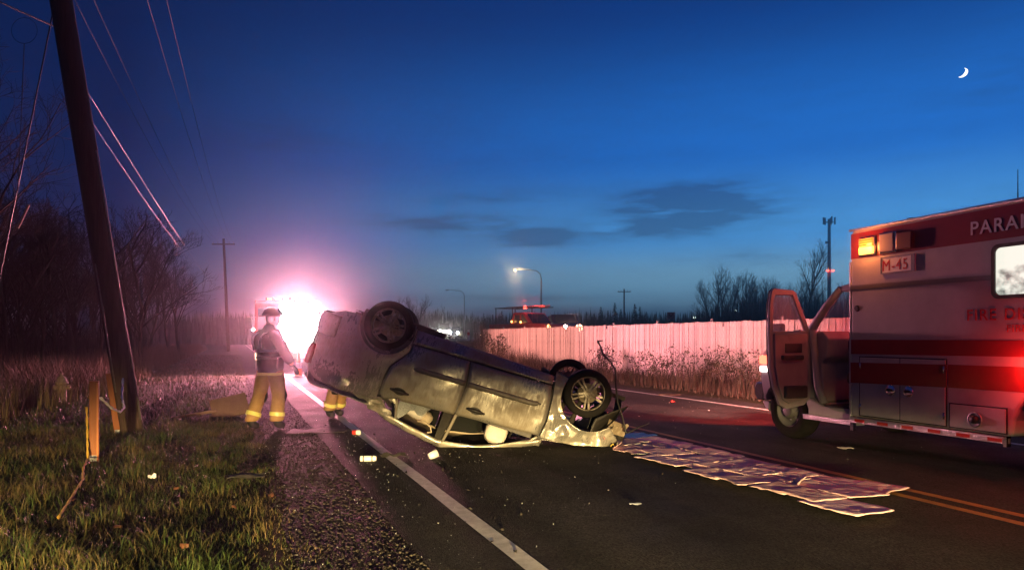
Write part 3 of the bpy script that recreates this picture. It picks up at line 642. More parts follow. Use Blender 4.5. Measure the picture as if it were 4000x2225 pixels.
# underside: floor pan, exhaust, subframe, axle, tank
b = MB(); b.grid(30, 12, lambda u, v: (-.45 + 3.5 * u, -.70 + 1.40 * v, .25 + .03 * noise.noise((u * 14, v * 6, 2)) + (.05 if abs(v - .5) < .08 else 0) + (.12 if u > .78 else 0))); b.build('floor_pan', M_under, car, smooth=True)
MB().tube([(2.5, .05, .26), (1.9, .02, .25), (1.0, .02, .25), (.3, -.1, .26), (-.15, -.35, .26), (-.5, -.4, .30)], .028, 8).lathe([(.001, 0), (.08, .02), (.08, .36), (.001, .38)], 'x', (-.60, -.4, .36), 14).build('exhaust', M_tan, car, smooth=True)
MB().box((2.55, 0, .2), (.34, 1.05, .07)).box((2.95, .35, .2), (.5, .06, .06)).box((2.95, -.35, .2), (.5, .06, .06)).tube([(2.6, -.7, .3), (2.6, .7, .3)], .022, 8).build('front_subframe', M_under, car, bevel=.01)
MB().box((0.05, 0, .22), (.16, 1.2, .08)).box((.45, .2, .21), (.5, .7, .1)).tube([(0, -.7, .3), (0, .7, .3)], .03, 8).build('rear_axle', M_under, car, bevel=.012)
# crushed roof, hood, boot lid, nose
RAIL = [(.30, 1.405, .575), (.60, 1.46, .575), (1.05, 1.525, .575), (1.50, 1.435, .60), (1.75, 1.335, .62), (2.0, 1.205, .65), (2.25, 1.085, .69)]
def rail(x, s=1):
    z = float(np.interp(x, [p[0] for p in RAIL], [p[1] for p in RAIL])); y = float(np.interp(x, [p[0] for p in RAIL], [p[2] for p in RAIL])); return z, y
def roof_fn(x0, x1, dz=0.0, amp=.03, inner=0.0):
    def fn(u, v):
        x = x0 + (x1 - x0) * u; z, y = rail(x); s = 2 * v - 1
        z += .035 * (1 - s * s) + amp * (1 - s ** 6) * (noise.noise((x * 3.2, s * 2.3, 7)) + .6 * noise.noise((x * 8, s * 6, 3))) * (1.0) + dz
        wz = min(0, 0); 
        return (x, s * (y - inner), z)
    return fn
b = MB(); b.grid(26, 20, roof_fn(.30, 1.78)); b.build('roof', M_paint, car, smooth=True, solid=.01)
b = MB(); b.grid(18, 14, roof_fn(.34, 1.75, -.03, .02, .05)); b.build('headliner', M_cream, car, smooth=True)
b = MB(); b.grid(10, 16, roof_fn(1.79, 2.24, -.005, .035)); b.build('windscreen', M_cglass, car, smooth=True)
b = MB()
def hood(u, v):
    x = 2.235 + 1.05 * u; s = 2 * v - 1; z = float(np.interp(x, [2.2, 2.65, 3.0, 3.29], [1.03, .945, .845, .755])) + .03 * (1 - s * s)
    a = .035 * (1 - abs(s) ** 8); z += a * (noise.noise((x * 3.1, s * 3, 5)) + .6 * noise.noise((x * 8, s * 7, 8))); return (x, s * (wid(x, .9) - .05), z)
b.grid(22, 18, hood); b.build('bonnet', M_paint, car, smooth=True, solid=.008)
b = MB()
def bootlid(u, v):
    x = .12 - .93 * u; s = 2 * v - 1; z = float(np.interp(-x, [-.2, 0, .2, .45, .7, .81], [1.315, 1.31, 1.305, 1.29, 1.285, 1.19])); z += .02 * (1 - s * s) + .03 * (noise.noise((x * 4, s * 3, 15)) + .5 * noise.noise((x * 9, s * 7, 8))); return (x, s * (.70 - .07 * u * u), z)
b.grid(18, 16, bootlid); bl = b.build('boot_lid', M_paint, car, smooth=True, solid=.012)
b = MB()
def tailpanel(u, v):
    s = 2 * u - 1; z = .42 + .83 * v; x = -.80 - .045 * math.sin(v * 3.0) + .06 * s * s + .02 * noise.noise((s * 4, v * 5, 3)); return (x, s * (wid(-.7, min(z, 1.1)) - .035), z)
b.grid(16, 14, tailpanel); b.build('tail_panel', M_paint, car, smooth=True, solid=.012)
b = MB()
def bumper(u, v):
    a = R(-100 + 200 * u); z = .38 + .27 * v; bul = .03 * math.sin(v * 3.14); ca = math.cos(a); sa = math.sin(a)
    return (-.60 - (.27 + bul) * ca ** .5 if ca > 0 else -.60 - .25 * ca, sa * (.79 + bul) if True else 0, z + .012 * noise.noise((u * 9, v * 3, 1)))
b.grid(28, 6, bumper); b.build('rear_bumper', M_paint, car, smooth=True, solid=.01)
for s in (1, -1): b = MB(); b.box((-.765, s * .60, .93), (.07, .22, .26), Matrix.Rotation(s * R(24), 3, 'Z')); b.build('tail_lamp', M_red, car, bevel=.02)
MB().box((-.862, .05, .86), (.006, .31, .155), Matrix.Rotation(R(4), 3, 'Y')).build('number_plate', mat('plate_white', (.75, .75, .72), .4), car, bevel=.002)
# pillars: the flattened window frames
def strip_tube(name, P, r, m, flat=.6, parent=car): return MB().tube(P, r, 8, flat=flat).build(name, m, parent, smooth=True)
for s in (1, -1):
    b = MB()
    def rl(u, v, s=s):
        x = .30 + 1.96 * u; z, y = rail(x); k = noise.noise((x * 5, v * 2, s)) * .018 + noise.noise((x * 13, v * 3, s)) * .010; return (x, s * (y + .012 + .050 * math.sin(v * 2.2) + k), z + .016 - .085 * v + k * .6)
    b.grid(40, 6, rl); b.build('roof_rail', M_paint, car, smooth=True, solid=.008)
    strip_tube('window_trim', [(x, s * (y - .055), z - .045) for x, z, y in RAIL[1:5]], .022, M_cream)
    b = MB()                                   # B pillar: broad dark post with a bright door edge
    b.add([(.985, s * .765, 1.05), (1.11, s * .765, 1.05), (1.065, s * .575, 1.53), (.985, s * .575, 1.53), (.985, s * .70, 1.05), (1.11, s * .70, 1.05), (1.065, s * .50, 1.53), (.985, s * .50, 1.53)], [(0, 1, 2, 3), (7, 6, 5, 4), (0, 3, 7, 4), (1, 5, 6, 2), (0, 4, 5, 1), (3, 2, 6, 7)])
    b.build('centre_pillar', M_black, car, bevel=.008)
    strip_tube('door_frame', [(1.145, s * .785, 1.06), (1.12, s * .70, 1.28), (1.085, s * .60, 1.515)], .020, M_paint, 1)
    strip_tube('door_frame', [(.40, s * .765, 1.12), (.43, s * .69, 1.27), (.46, s * .60, 1.42), (.60, s * .59, 1.455), (.80, s * .585, 1.485), (.985, s * .585, 1.51)], .017, M_paint, 1)
    strip_tube('door_frame', [(1.09, s * .605, 1.50), (1.3, s * .605, 1.455), (1.55, s * .62, 1.40), (1.85, s * .655, 1.255), (2.12, s * .72, 1.09), (2.19, s * .785, 1.0)], .017, M_paint, 1)
    # torn rear pillar
    b = MB()
    def cp(u, v, s=s):
        p = Vector((.20, .755, 1.16)).lerp(Vector((-.16, .74, 1.22)), u); q = Vector((.45, .585, 1.41)).lerp(Vector((.28, .575, 1.405)), u); r = p.lerp(q, v)
        k = math.sin(v * 3.14) * .055; r += Vector((noise.noise((u * 3, v * 4, 1)), noise.noise((u * 3, v * 4, 5)), noise.noise((u * 3, v * 4, 9)))) * k; return (r.x, s * r.y, r.z)
    b.grid(8, 12, cp); b.build('rear_pillar', M_paint, car, smooth=False, solid=.006)
    # inner door cards
    MB().box((1.12, s * .745, .72), (2.0, .03, .66)).build('door_card', M_seat, car, bevel=.01)
for s in (1, -1):        # what is left of the tinted side glass
    al = glass('tinted_side_glass', (.02, .022, .02), .08, .88)
    if s < 0:
        MB().add([(.46, s * .74, 1.12), (.97, s * .74, 1.08), (.97, s * .60, 1.49), (.50, s * .61, 1.40)], [(0, 1, 2, 3)]).build('side_window', al, car, solid=.004)
        MB().add([(1.14, s * .75, 1.06), (2.10, s * .76, .98), (1.55, s * .63, 1.38), (1.12, s * .61, 1.48)], [(0, 1, 2, 3)]).build('side_window', al, car, solid=.004)
# rear side window, crazed but still hanging in its frame
b = MB(); b.grid(8, 6, lambda u, v: (.43 + .42 * u, .735 - .10 * v, 1.13 - .03 * u + (.20 - .16 * u + .05 * math.sin(u * 11)) * v)); b.build('shattered_window', mat('crazed_glass', (.55, .58, .58), .35, c2=(.28, .30, .30), scale=60, bump=.8, bscale=120), car)
# cabin
MB().box((2.22, 0, .62), (.06, 1.45, .8)).build('firewall', M_black, car)
b = MB(); b.grid(6, 20, lambda u, v: (2.15 - .35 * u, -.70 + 1.4 * v, .98 - .05 * u - .12 * u * u + .03 * noise.noise((u * 4, v * 9, 2)))); b.build('dashboard', M_black, car, smooth=True, solid=.05)
def seat(x, y, rear=False):
    t = empty('seat'); t.parent = car; t.location = (x, y, 0); w = 1.15 if rear else .50
    MB().box((0, 0, .47), (.50, w, .16)).build('cushion', M_seat, t, bevel=.05); MB().box((-.30, 0, .80), (.16, w, .62), Matrix.Rotation(R(-14), 3, 'Y')).build('backrest', M_seat, t, bevel=.05)
    for yy in ((-.33, .33) if rear else (0,)): MB().box((-.41, yy, 1.21), (.10, .26, .18)).build('headrest', M_seat, t, bevel=.03)
seat(1.50, .36); seat(1.50, -.36); seat(.55, 0, True)
def pillow(name, c, d, seed, m=M_bag):
    b = MB(); r = 14
    def fn(u, v):
        a, e = u * 6.2832, (v - .5) * 3.1416; k = 1 + .16 * noise.noise((math.cos(a) * 2 + seed, math.sin(a) * 2, e * 2)) + .05 * noise.noise((a * 5, e * 5, seed))
        f = lambda q: math.copysign(abs(q) ** .75, q); return (c[0] + d[0] * .5 * k * f(math.cos(a)) * f(math.cos(e)), c[1] + d[1] * .5 * k * f(math.sin(a)) * f(math.cos(e)), c[2] + d[2] * .5 * k * f(math.sin(e)))
    b.grid(20, 12, fn); return b.build(name, m, car, smooth=True)
pillow('airbag', (1.72, .42, 1.16), (.30, .34, .28), 2.0); pillow('airbag', (.66, .42, 1.22), (.26, .3, .17), 5.0); pillow('airbag', (.80, .36, 1.27), (.18, .26, .16), 9.0, M_cream)
MB().tube([(.72, .5, 1.33), (.80, .52, 1.30), (.90, .53, 1.34), (.93, .54, 1.40), (.88, .54, 1.42)], .012, 6).build('seat_belt', M_cream, car, smooth=True)
MB().lathe([(.16, -.014), (.175, 0), (.16, .014), (.15, 0)], 'x', (1.9, .36, 1.0), 28, close=True).box((1.9, .36, 1.0), (.02, .3, .05)).build('steering_wheel', M_black, car, smooth=True)
for s in (1, -1):        # struts and control arms in the front wheel wells
    MB().tube([(2.62, s * .55, .30), (2.60, s * .50, .62), (2.58, s * .48, .78)], [.035, .03, .05], 10).build('strut', M_under, car, smooth=True)
    MB().tube([(2.63, s * .62, .24), (2.55, s * .35, .24)], .022, 8).tube([(2.63, s * .62, .24), (2.85, s * .35, .25)], .018, 8).build('control_arm', M_tan, car, smooth=True)
# torn nose: radiator support, crash bar, lamp shell, hanging liner and the strip of trim sticking up
b = MB(); b.prism_hole([(0, 0), (.30, -.02), (.31, .13), (.02, .17)], [(.06, .05), (.10, .05), (.10, .10), (.06, .10)], -.01, .01)
o = b.build('torn_bracket', M_tan, car, bevel=.004); o.location = (3.00, .715, .50); o.rotation_euler = (0, R(-6), R(-20))
for (x, z) in ((3.05, .53), (3.13, .54), (3.21, .54), (3.26, .48), (3.08, .60)): MB().lathe([(.020, 0), (.024, .006), (.014, .012), (.001, .012)], 'y', (x, .735 - (x - 3) * .35, z + .03), 12).build('bolt', M_tan, car)
MB().box((3.02, 0, .50), (.09, 1.15, .11)).box((3.06, .40, .62), (.30, .07, .10)).box((3.06, -.40, .62), (.30, .07, .10)).build('crash_bar', M_under, car, bevel=.012)
MB().box((2.86, 0, .60), (.07, .95, .42)).build('radiator', M_black, car)
b = MB(); b.grid(8, 6, lambda u, v: (3.02 + .30 * u + .03 * noise.noise((u * 4, v * 4, 2)), .70 - .20 * u + .04 * noise.noise((u * 5, v * 3, 6)), .60 + .13 * v)); b.build('lamp_shell', M_black, car, smooth=True, solid=.01)
b = MB(); b.grid(10, 5, lambda u, v: (2.80 + .36 * u, .80 - .30 * u * v, .56 - .30 * u + .26 * v * (1 - u * .3) + .04 * noise.noise((u * 5, v * 5, 1)))); b.build('hanging_liner', M_black, car, smooth=True, solid=.006)
pts = [CMI @ at(*p) for p in ((2334, 1332, 8.95), (2345, 1352, 8.95), (2352, 1380, 8.95), (2385, 1412, 8.97), (2402, 1442, 8.98), (2406, 1500, 8.95), (2412, 1570, 8.9), (2432, 1630, 8.85), (2445, 1690, 8.8))]
MB().tube(pts, [.030, .016, .040, .018, .030, .030, .026, .022, .028], 7, flat=.5).tube([pts[0], pts[0] + Vector((.06, .02, -.03))], [.014, .005], 5).build('torn_trim_strip', M_black, car)
MB().tube([CMI @ at(2450, 1690, 8.8), CMI @ at(2490, 1670, 8.85), CMI @ at(2535, 1652, 8.9)], [.012, .008, .004], 5).build('antenna_wire', M_black, car)
# ------------------------------------------------------------------ ambulance (x forward, y left, z up; root at the module's front left corner on the road)
M_ambw = mat('ambulance_white', (.44, .425, .42), .38, c2=(.33, .315, .305), scale=1.7, coat=.25, var=.3)
M_ambr = mat('ambulance_red', (.24, .010, .012), .35, c2=(.19, .008, .010), scale=3, coat=.4)
M_ambg = mat('ambulance_grey_stripe', (.20, .19, .20), .4)
M_chrome = mat('chrome', (.75, .75, .76), .12, metal=1.0)
M_alu = mat('tread_plate', (.55, .55, .54), .35, metal=.8, bump=.8, bscale=45)
M_rubber = mat('black_rubber', (.012, .012, .012), .6)
M_cab = mat('dark_cab_trim', (.05, .048, .048), .8, c2=(.07, .066, .066), scale=8)
M_greyvinyl = mat('grey_vinyl', (.38, .35, .335), .7, c2=(.30, .28, .265), scale=5)
M_letw = mat('white_letters', (.66, .64, .62), .4); M_letr = mat('red_letters', (.40, .02, .02), .4)
G_amber = glow('lit_amber_red_lens', (1, .16, .02), 3.0); G_core = glow('lit_flasher_core', (1, .42, .07), 5.0)
G_red = glow('lit_red_lens', (1, .06, .04), 14); G_white = glow('lit_white_lens', (1, .86, .80), 30)
amb = empty('ambulance', (4.038, 8.4, 0), math.atan2(.94, -.342), 'white and red paramedic ambulance with its driver door swung open', 'ambulance')
YM = -2.40
def arc(cx, cz, r, a0, a1, n=14): return [(cx + r * math.cos(R(a0 + (a1 - a0) * i / n)), cz + r * math.sin(R(a0 + (a1 - a0) * i / n))) for i in range(n + 1)]
# module body with the rear wheel arch cut out
poly = [(0, .44), (0, 2.60), (-.05, 2.665), (-4.2, 2.70), (-4.25, 2.62), (-4.25, .44), (-3.02, .44)] + arc(-2.45, .46, .56, -2, 182)[::1][::-1][::-1]
poly = [(0, .44), (0, 2.60), (-.05, 2.665), (-4.2, 2.70), (-4.25, 2.62), (-4.25, .44)] + [(-3.0, .44)] + arc(-2.45, .46, .54, 178, 2) + [(-1.90, .44)]
body = MB().prism(poly, 0, YM).build('module_body', M_ambw, amb, bevel=.03)
def sheet(name, x0, x1, z0, z1, m, parent, y=.003, z0b=None, z1b=None, th=.003):
    z0b = z0 if z0b is None else z0b; z1b = z1 if z1b is None else z1b
    return MB().prism([(x0, z0), (x1, z0b), (x1, z1b), (x0, z1)], y, y - th - .002).build(name, m, parent)
sheet('red_top_band', -.012, -4.22, 2.305, 2.60, M_ambr, body, .004, 2.325, 2.65)
sheet('grey_pinstripe', -.012, -1.72, 1.94, 1.995, M_ambg, body, .004, 1.93, 1.98); sheet('grey_pinstripe', -2.72, -4.22, 1.93, 1.985, M_ambg, body, .004)
sheet('red_stripe', -.012, -4.22, 1.18, 1.35, M_ambr, body, .004, 1.215, 1.355)
MB().box((.004, YM / 2, 2.45), (.006, 2.34, .29)).build('red_front_band', M_ambr, body)
# drip rail and corner moulding
MB().box((-2.1, .012, 2.645), (4.2, .03, .025)).build('drip_rail', M_alu, body, bevel=.005)
MB().box((.006, -.02, 1.35), (.028, .045, 1.85)).build('corner_moulding', M_alu, body, bevel=.008)
MB().lathe([(.001, .05), (.06, .045), (.075, 0), (.075, -.02)], 'z', (-.55, -.35, 2.685), 14).build('roof_vent', M_rubber, body, smooth=True)
MB().tube([(-1.35, -.9, 2.67), (-1.35, -.9, 3.15)], [.008, .003], 6).build('whip_aerial', M_rubber, body)
# compartment doors
for x0, x1, z0, z1 in ((-.15, -.69, .47, 1.145), (-.70, -1.24, .47, 1.145), (-1.29, -1.86, .47, .70)):
    d = MB().box(((x0 + x1) / 2, .006, (z0 + z1) / 2), (abs(x1 - x0), .016, z1 - z0)).build('compartment_door', M_ambw, amb, bevel=.006)
    
    for hz2 in ((z0 + .10, z1 - .10) if z1 - z0 > .4 else ()):
        hx = x0 - .012 if x0 > -.3 else x1 + .012
        MB().tube([(hx, .018, hz2 - .035), (hx, .018, hz2 + .035)], .010, 8).build('hinge', M_chrome, d, smooth=True)
    fr = MB().prism_hole([(x0 + .012, z0 - .012), (x1 - .012, z0 - .012), (x1 - .012, z1 + .012), (x0 + .012, z1 + .012)], [(x0, z0), (x1, z0), (x1, z1), (x0, z1)], .0015, .009); fr.build('door_seal', M_rubber, d)
sheet('red_stripe', -.02, -1.26, .84, 1.08, M_ambr, body, .019, .865, 1.10, .003); sheet('red_stripe', -1.265, -4.22, .865, 1.10, M_ambr, body, .004, .88, 1.115)
for x in (-.58, -.81):
    h = MB().lathe([(.001, .010), (.055, .012), (.062, .004), (.062, -.004)], 'y', (x, .018, .79), 20).build('paddle_latch', M_chrome, amb, smooth=True)
    MB().box((x, .036, .79), (.07, .012, .03)).build('paddle', M_rubber, h, bevel=.004)
fz = MB().lathe([(.075, 0), (.075, .008), (.058, .010), (.055, .004), (.001, .004)], 'y', (-1.56, .016, .57), 24).build('fuel_filler', M_galv, amb, smooth=True)
MB().lathe([(.001, .035), (.035, .032), (.04, .0)], 'y', (-1.56, .02, .57), 14).build('filler_cap', M_rubber, fz, smooth=True)
# rub rail with red reflectors
rr = MB().box((-.96, .022, .405), (1.88, .05, .065)).build('rub_rail', M_alu, amb, bevel=.008); MB().box((-3.62, .022, .405), (1.2, .05, .065)).build('rub_rail', M_alu, amb, bevel=.008)
for i in range(6): MB().box((-.18 - i * .32, .0495, .405), (.14, .005, .035)).build('red_reflector', M_red, rr)
MB().box((-1.885, .03, .40), (.03, .06, .10)).build('splash_bracket', M_chrome, amb)
# lights on the module
def flasher(x0, x1, z0, z1, lit, nm='warning_light'):
    f = empty(nm); f.parent = amb; cx, cz = (x0 + x1) / 2, (z0 + z1) / 2; w, h = abs(x1 - x0), z1 - z0
    MB().box((cx, .012, cz), (w + .03, .03, h + .03)).build('bezel', M_chrome, f, bevel=.01)
    if lit:
        MB().box((cx, .036, cz + h * .22), (w, .025, h * .52)).build('lens', G_amber, f, bevel=.008); MB().box((cx, .036, cz - h * .26), (w, .025, h * .44)).build('lens', G_core, f, bevel=.008)
        for k in range(3): MB().box((cx, .0515, cz + h * (.08 + .14 * k)), (w, .006, .008)).build('louvre', M_red, f)
    else: MB().box((cx, .034, cz), (w, .03, h)).build('lens', mat('clear_dull_lens', (.42, .38, .38), .25, coat=.5), f, bevel=.01)
flasher(-.165, -.36, 2.335, 2.525, True); flasher(-.45, -.64, 2.335, 2.54, False)
MB().box((-.78, .03, 2.43), (.20, .06, .19)).build('scene_light_housing', mat('dark_red_housing', (.10, .008, .01), .4), amb, bevel=.012)
flasher(-2.10, -2.26, 1.00, 1.12, False, 'side_flasher')
MB().box((-2.18, .052, 1.06), (.15, .012, .10)).build('lit_flasher_lens', G_red, amb, bevel=.004)
lamp('side_flasher_light', 'POINT', (-2.16, .16, 1.06), 26, (1, .03, .02), .04, parent=amb)
lamp('upper_flasher_light', 'POINT', (-.26, .14, 2.43), 14, (1, .25, .06), .05, parent=amb)
# number plate M-45 and lettering
def text(s, name, parent, x, y, z, size, m, sx=1.0, bold=.012, mirror=False, M=None):
    cu = bpy.data.curves.new(name, 'FONT'); cu.body = s; cu.size = size; cu.offset = bold * size; cu.extrude = .0015; cu.align_x = 'LEFT'; cu.space_character = 1.16
    ob = bpy.data.objects.new('tmp_text', cu); col.objects.link(ob); dg = bpy.context.evaluated_depsgraph_get(); me = bpy.data.meshes.new_from_object(ob.evaluated_get(dg)); bpy.data.objects.remove(ob)
    T = Matrix.Translation((x, y, z)) @ Matrix.Rotation(R(180), 4, 'Z') @ Matrix.Rotation(R(90), 4, 'X') @ Matrix.Diagonal((sx, 1, 1, 1))
    me.transform(M @ Matrix.Diagonal((sx, 1, 1, 1)) if M is not None else T); me.materials.clear(); me.materials.append(m); return link(name, me, parent)
pl = MB().box((-.67, .010, 2.185), (.44, .016, .185)).build('number_board', M_letw, amb, bevel=.004)
MB().prism_hole([(-.45, 2.092), (-.89, 2.092), (-.89, 2.278), (-.45, 2.278)], [(-.462, 2.104), (-.845, 2.104), (-.845, 2.266), (-.462, 2.266)], .019, .024).build('board_frame', mat('slate_blue_edge', (.16, .18, .24), .4), pl)
text('M-45', 'unit_number', pl, -.468, .0195, 2.123, .172, M_letr, .84, 0.0)
text('PARAMEDIC', 'lettering', body, -1.50, .0075, 2.39, .185, M_letw, .95, .010)
text('FIRE', 'lettering', body, -1.46, .0045, 1.545, .158, M_letr, .94, .009); text('DISTRICT', 'lettering', body, -1.835, .0045, 1.545, .158, M_letr, .94, .009)
text('FIRE', 'lettering', body, -1.86, .0045, 1.43, .098, M_letr, .94, .009)
MB().lathe([(.001, .012), (.03, .010), (.036, 0)], 'y', (-.1, .003, 1.72), 18).build('oval_marker', M_rubber, body).scale = (1.0, 1, 1)
# lit side window
def rrect(x0, x1, z0, z1, r, n=5):
    P = []
    for cx, cz, a in ((x1 - r, z1 - r, 0), (x0 + r, z1 - r, 90), (x0 + r, z0 + r, 180), (x1 - r, z0 + r, 270)): P += [(cx + r * math.cos(R(a + 90 * i / n)), cz + r * math.sin(R(a + 90 * i / n))) for i in range(n + 1)]
    return P
win = MB().prism_hole(rrect(-2.70, -1.73, 1.745, 2.265, .07), rrect(-2.665, -1.765, 1.78, 2.23, .05), -.004, .03).build('side_window', M_rubber, amb)
def lit_pane():
    m = bpy.data.materials.new('lit_interior_pane'); m.use_nodes = True; N = m.node_tree.nodes; K = m.node_tree.links; p = N['Principled BSDF']; p.inputs['Base Color'].default_value = (.5, .5, .5, 1); p.inputs['Roughness'].default_value = .1
    tc = N.new('ShaderNodeTexCoord'); mp = N.new('ShaderNodeMapping'); mp.inputs['Scale'].default_value = (5, 1, 6); K.new(tc.outputs['Object'], mp.inputs[0])
    n = N.new('ShaderNodeTexNoise'); n.inputs['Scale'].default_value = 2.0; n.inputs['Detail'].default_value = 3; K.new(mp.outputs[0], n.inputs['Vector'])
    sp = N.new('ShaderNodeSeparateXYZ'); K.new(tc.outputs['Object'], sp.inputs[0])
    r = N.new('ShaderNodeValToRGB'); r.color_ramp.elements[0].color = (.16, .18, .15, 1); r.color_ramp.elements[1].color = (1.0, 1.0, .86, 1); r.color_ramp.elements[0].position = .34; r.color_ramp.elements[1].position = .60
    z = N.new('ShaderNodeMapRange'); z.inputs[1].default_value = 2.02; z.inputs[2].default_value = 2.07; z.inputs[3].default_value = 0; z.inputs[4].default_value = .35; K.new(sp.outputs[2], z.inputs[0])
    a = N.new('ShaderNodeMath'); a.operation = 'ADD'; K.new(n.outputs['Fac'], a.inputs[0]); K.new(z.outputs[0], a.inputs[1]); K.new(a.outputs[0], r.inputs[0])
    K.new(r.outputs[0], p.inputs['Emission Color']); p.inputs['Emission Strength'].default_value = 1.15; return m
MB().prism(rrect(-2.665, -1.765, 1.78, 2.23, .05), .006, .012).build('lit_pane', lit_pane(), win)
# rear wheels
def truck_wheel(parent, c, w=.24, r=.38):
    t = empty('wheel'); t.parent = parent; t.location = c
    MB().lathe([(r * .58, 0), (r * .62, .008), (r * .86, .010), (r * .96, -.015), (r, -.05), (r, -w + .05), (r * .96, -w + .015), (r * .8, -w), (r * .58, -w)], 'y', seg=44, close=True).build('tyre', mat('truck_tyre', (.008, .008, .008), .9, spec=.05, c2=(.014, .012, .011), scale=9), t, smooth=True)
    rm = MB().lathe([(r * .585, .0), (r * .56, -.02), (r * .50, -.07), (r * .26, -.055), (r * .24, .01), (r * .17, .018), (.001, .02)], 'y', seg=32).build('rim', mat('dull_steel_rim', (.14, .135, .13), .6, metal=.3), t, smooth=True)
    for k in range(8): a = k * math.pi / 4; MB().lathe([(.001, .012), (.012, .010), (.013, -.03)], 'y', (r * .33 * math.cos(a), -.045, r * .33 * math.sin(a)), 6).build('wheel_nut', M_galv, rm)
    return t
truck_wheel(amb, (-2.45, -.12, .38)); truck_wheel(amb, (-2.45, -2.06, .38))
MB().bx(-3.0, -1.95, -.42, -2.0, .3, .98).build('rear_wheel_housing', M_rubber, amb)
# cab: bonnet and wings with the front wheel arch, roof, pillars, floor, dash
YC = -.12; YD = -2.28
nose = [(.80, .42), (.80, 1.46), (.95, 1.44), (1.30, 1.36), (1.56, 1.26), (1.68, 1.16), (1.72, 1.0), (1.72, .78), (1.68, .60), (1.63, .50)] + arc(1.24, .38, .425, 18, 162)
MB().prism(nose, YC, YD).build('bonnet_and_wings', M_ambw, amb, bevel=.05)
MB().prism([(1.05, .3), (1.62, .3), (1.62, .75), (1.05, .75)], -.50, -1.90).build('engine_bay', M_rubber, amb)
MB().prism([(-.02, 1.93), (-.02, 2.03), (.10, 2.05), (.34, 2.01), (.40, 1.965), (.34, 1.945)], YC + -.03, YD + .03).build('cab_roof', M_ambw, amb, bevel=.02)
MB().prism([(-.02, .36), (-.02, .50), (.55, .50), (.82, .60), (.82, .36)], YC, YD).build('cab_sill', M_ambw, amb, bevel=.02)
for y in (YC - .06, YD + .06):
    MB().tube([(.32, y, 1.985), (.55, y, 1.78), (.80, y, 1.50), (.84, y, 1.40)], [.045, .05, .055, .06], 8).build('windscreen_pillar', M_ambw, amb, smooth=True)
    MB().tube([(.78, y + (.015 if y > -1 else -.015), 1.47), (.75, y, 1.0), (.71, y, .75), (.60, y, .53)], [.045, .045, .05, .05], 8).build('hinge_pillar', M_ambw, amb, smooth=True)
far = MB().prism_hole([(-.02, .5), (.60, .5), (.76, .8), (.78, 1.46), (.36, 1.95), (-.02, 1.95)], [(.04, 1.40), (.66, 1.40), (.33, 1.88), (.04, 1.88)], YD + .02, YD + .07).build('passenger_door', M_ambw, amb)
MB().prism([(.05, 1.41), (.65, 1.41), (.325, 1.87), (.05, 1.87)], YD + .04, YD + .046).build('window', glass('cab_glass', (.8, .85, .9), .02, .18), far)
MB().prism([(.0, .55), (.58, .55), (.72, .82), (.73, 1.38), (.0, 1.38)], YD + .075, YD + .095).build('door_trim', M_cab, far)
MB().add([(.83, YC - .1, 1.46), (.83, YD + .1, 1.46), (.37, YD + .12, 1.955), (.37, YC - .12, 1.955), (.838, YC - .1, 1.465), (.838, YD + .1, 1.465), (.378, YD + .12, 1.96), (.378, YC - .12, 1.96)], [(0, 1, 2, 3), (7, 6, 5, 4), (0, 4, 5, 1), (1, 5, 6, 2), (2, 6, 7, 3), (3, 7, 4, 0)]).build('windscreen', MATS['cab_glass'], amb)
MB().box((.36, -1.2, .50), (.9, 2.1, .04)).build('cab_floor', M_cab, amb)
MB().prism([(.62, .55), (.80, .55), (.82, 1.42), (.66, 1.46), (.56, 1.36), (.58, 1.12), (.66, 1.05)], YC - .08, YD + .1).build('dashboard', M_greyvinyl, amb, bevel=.02)
st = empty('driver_seat'); st.parent = amb
MB().box((.18, -.62, .86), (.50, .52, .16)).build('cushion', M_cab, st, bevel=.05); MB().box((-.03, -.62, 1.24), (.14, .50, .66)).build('backrest', M_cab, st, bevel=.05); MB().box((.15, -.62, .65), (.40, .42, .28)).build('seat_base', M_rubber, st)
MB().lathe([(.185, -.014), (.2, 0), (.185, .014), (.172, 0)], 'x', (.45, -.62, 1.28), 28, close=True).tube([(.45, -.8, 1.28), (.45, -.44, 1.28)], .018, 6).tube([(.46, -.62, 1.28), (.62, -.62, 1.2)], .03, 8).build('steering_wheel', M_rubber, amb, smooth=True)
cn = MB().box((.42, -1.2, 1.28), (.05, .34, .24), Matrix.Rotation(R(-14), 3, 'Y')).build('laptop', M_rubber, amb, bevel=.006)
MB().box((.392, -1.2, 1.285), (.006, .27, .17), Matrix.Rotation(R(-14), 3, 'Y')).build('screen', glow('lit_screen', (.35, .55, 1.0), 2.2), cn)
MB().box((.35, -1.2, .95), (.35, .3, .45)).build('centre_console', M_greyvinyl, amb, bevel=.03)
MB().bx(.05, .90, YC + .01, YC - .16, .31, .37).build('running_board', M_alu, amb, bevel=.008)
MB().box((.02, YC + .06, .36), (.05, .05, .20)).build('step_end', M_chrome, amb, bevel=.006)
fw_ = truck_wheel(amb, (1.24, -.17, .38)); truck_wheel(amb, (1.24, -2.0, .38))
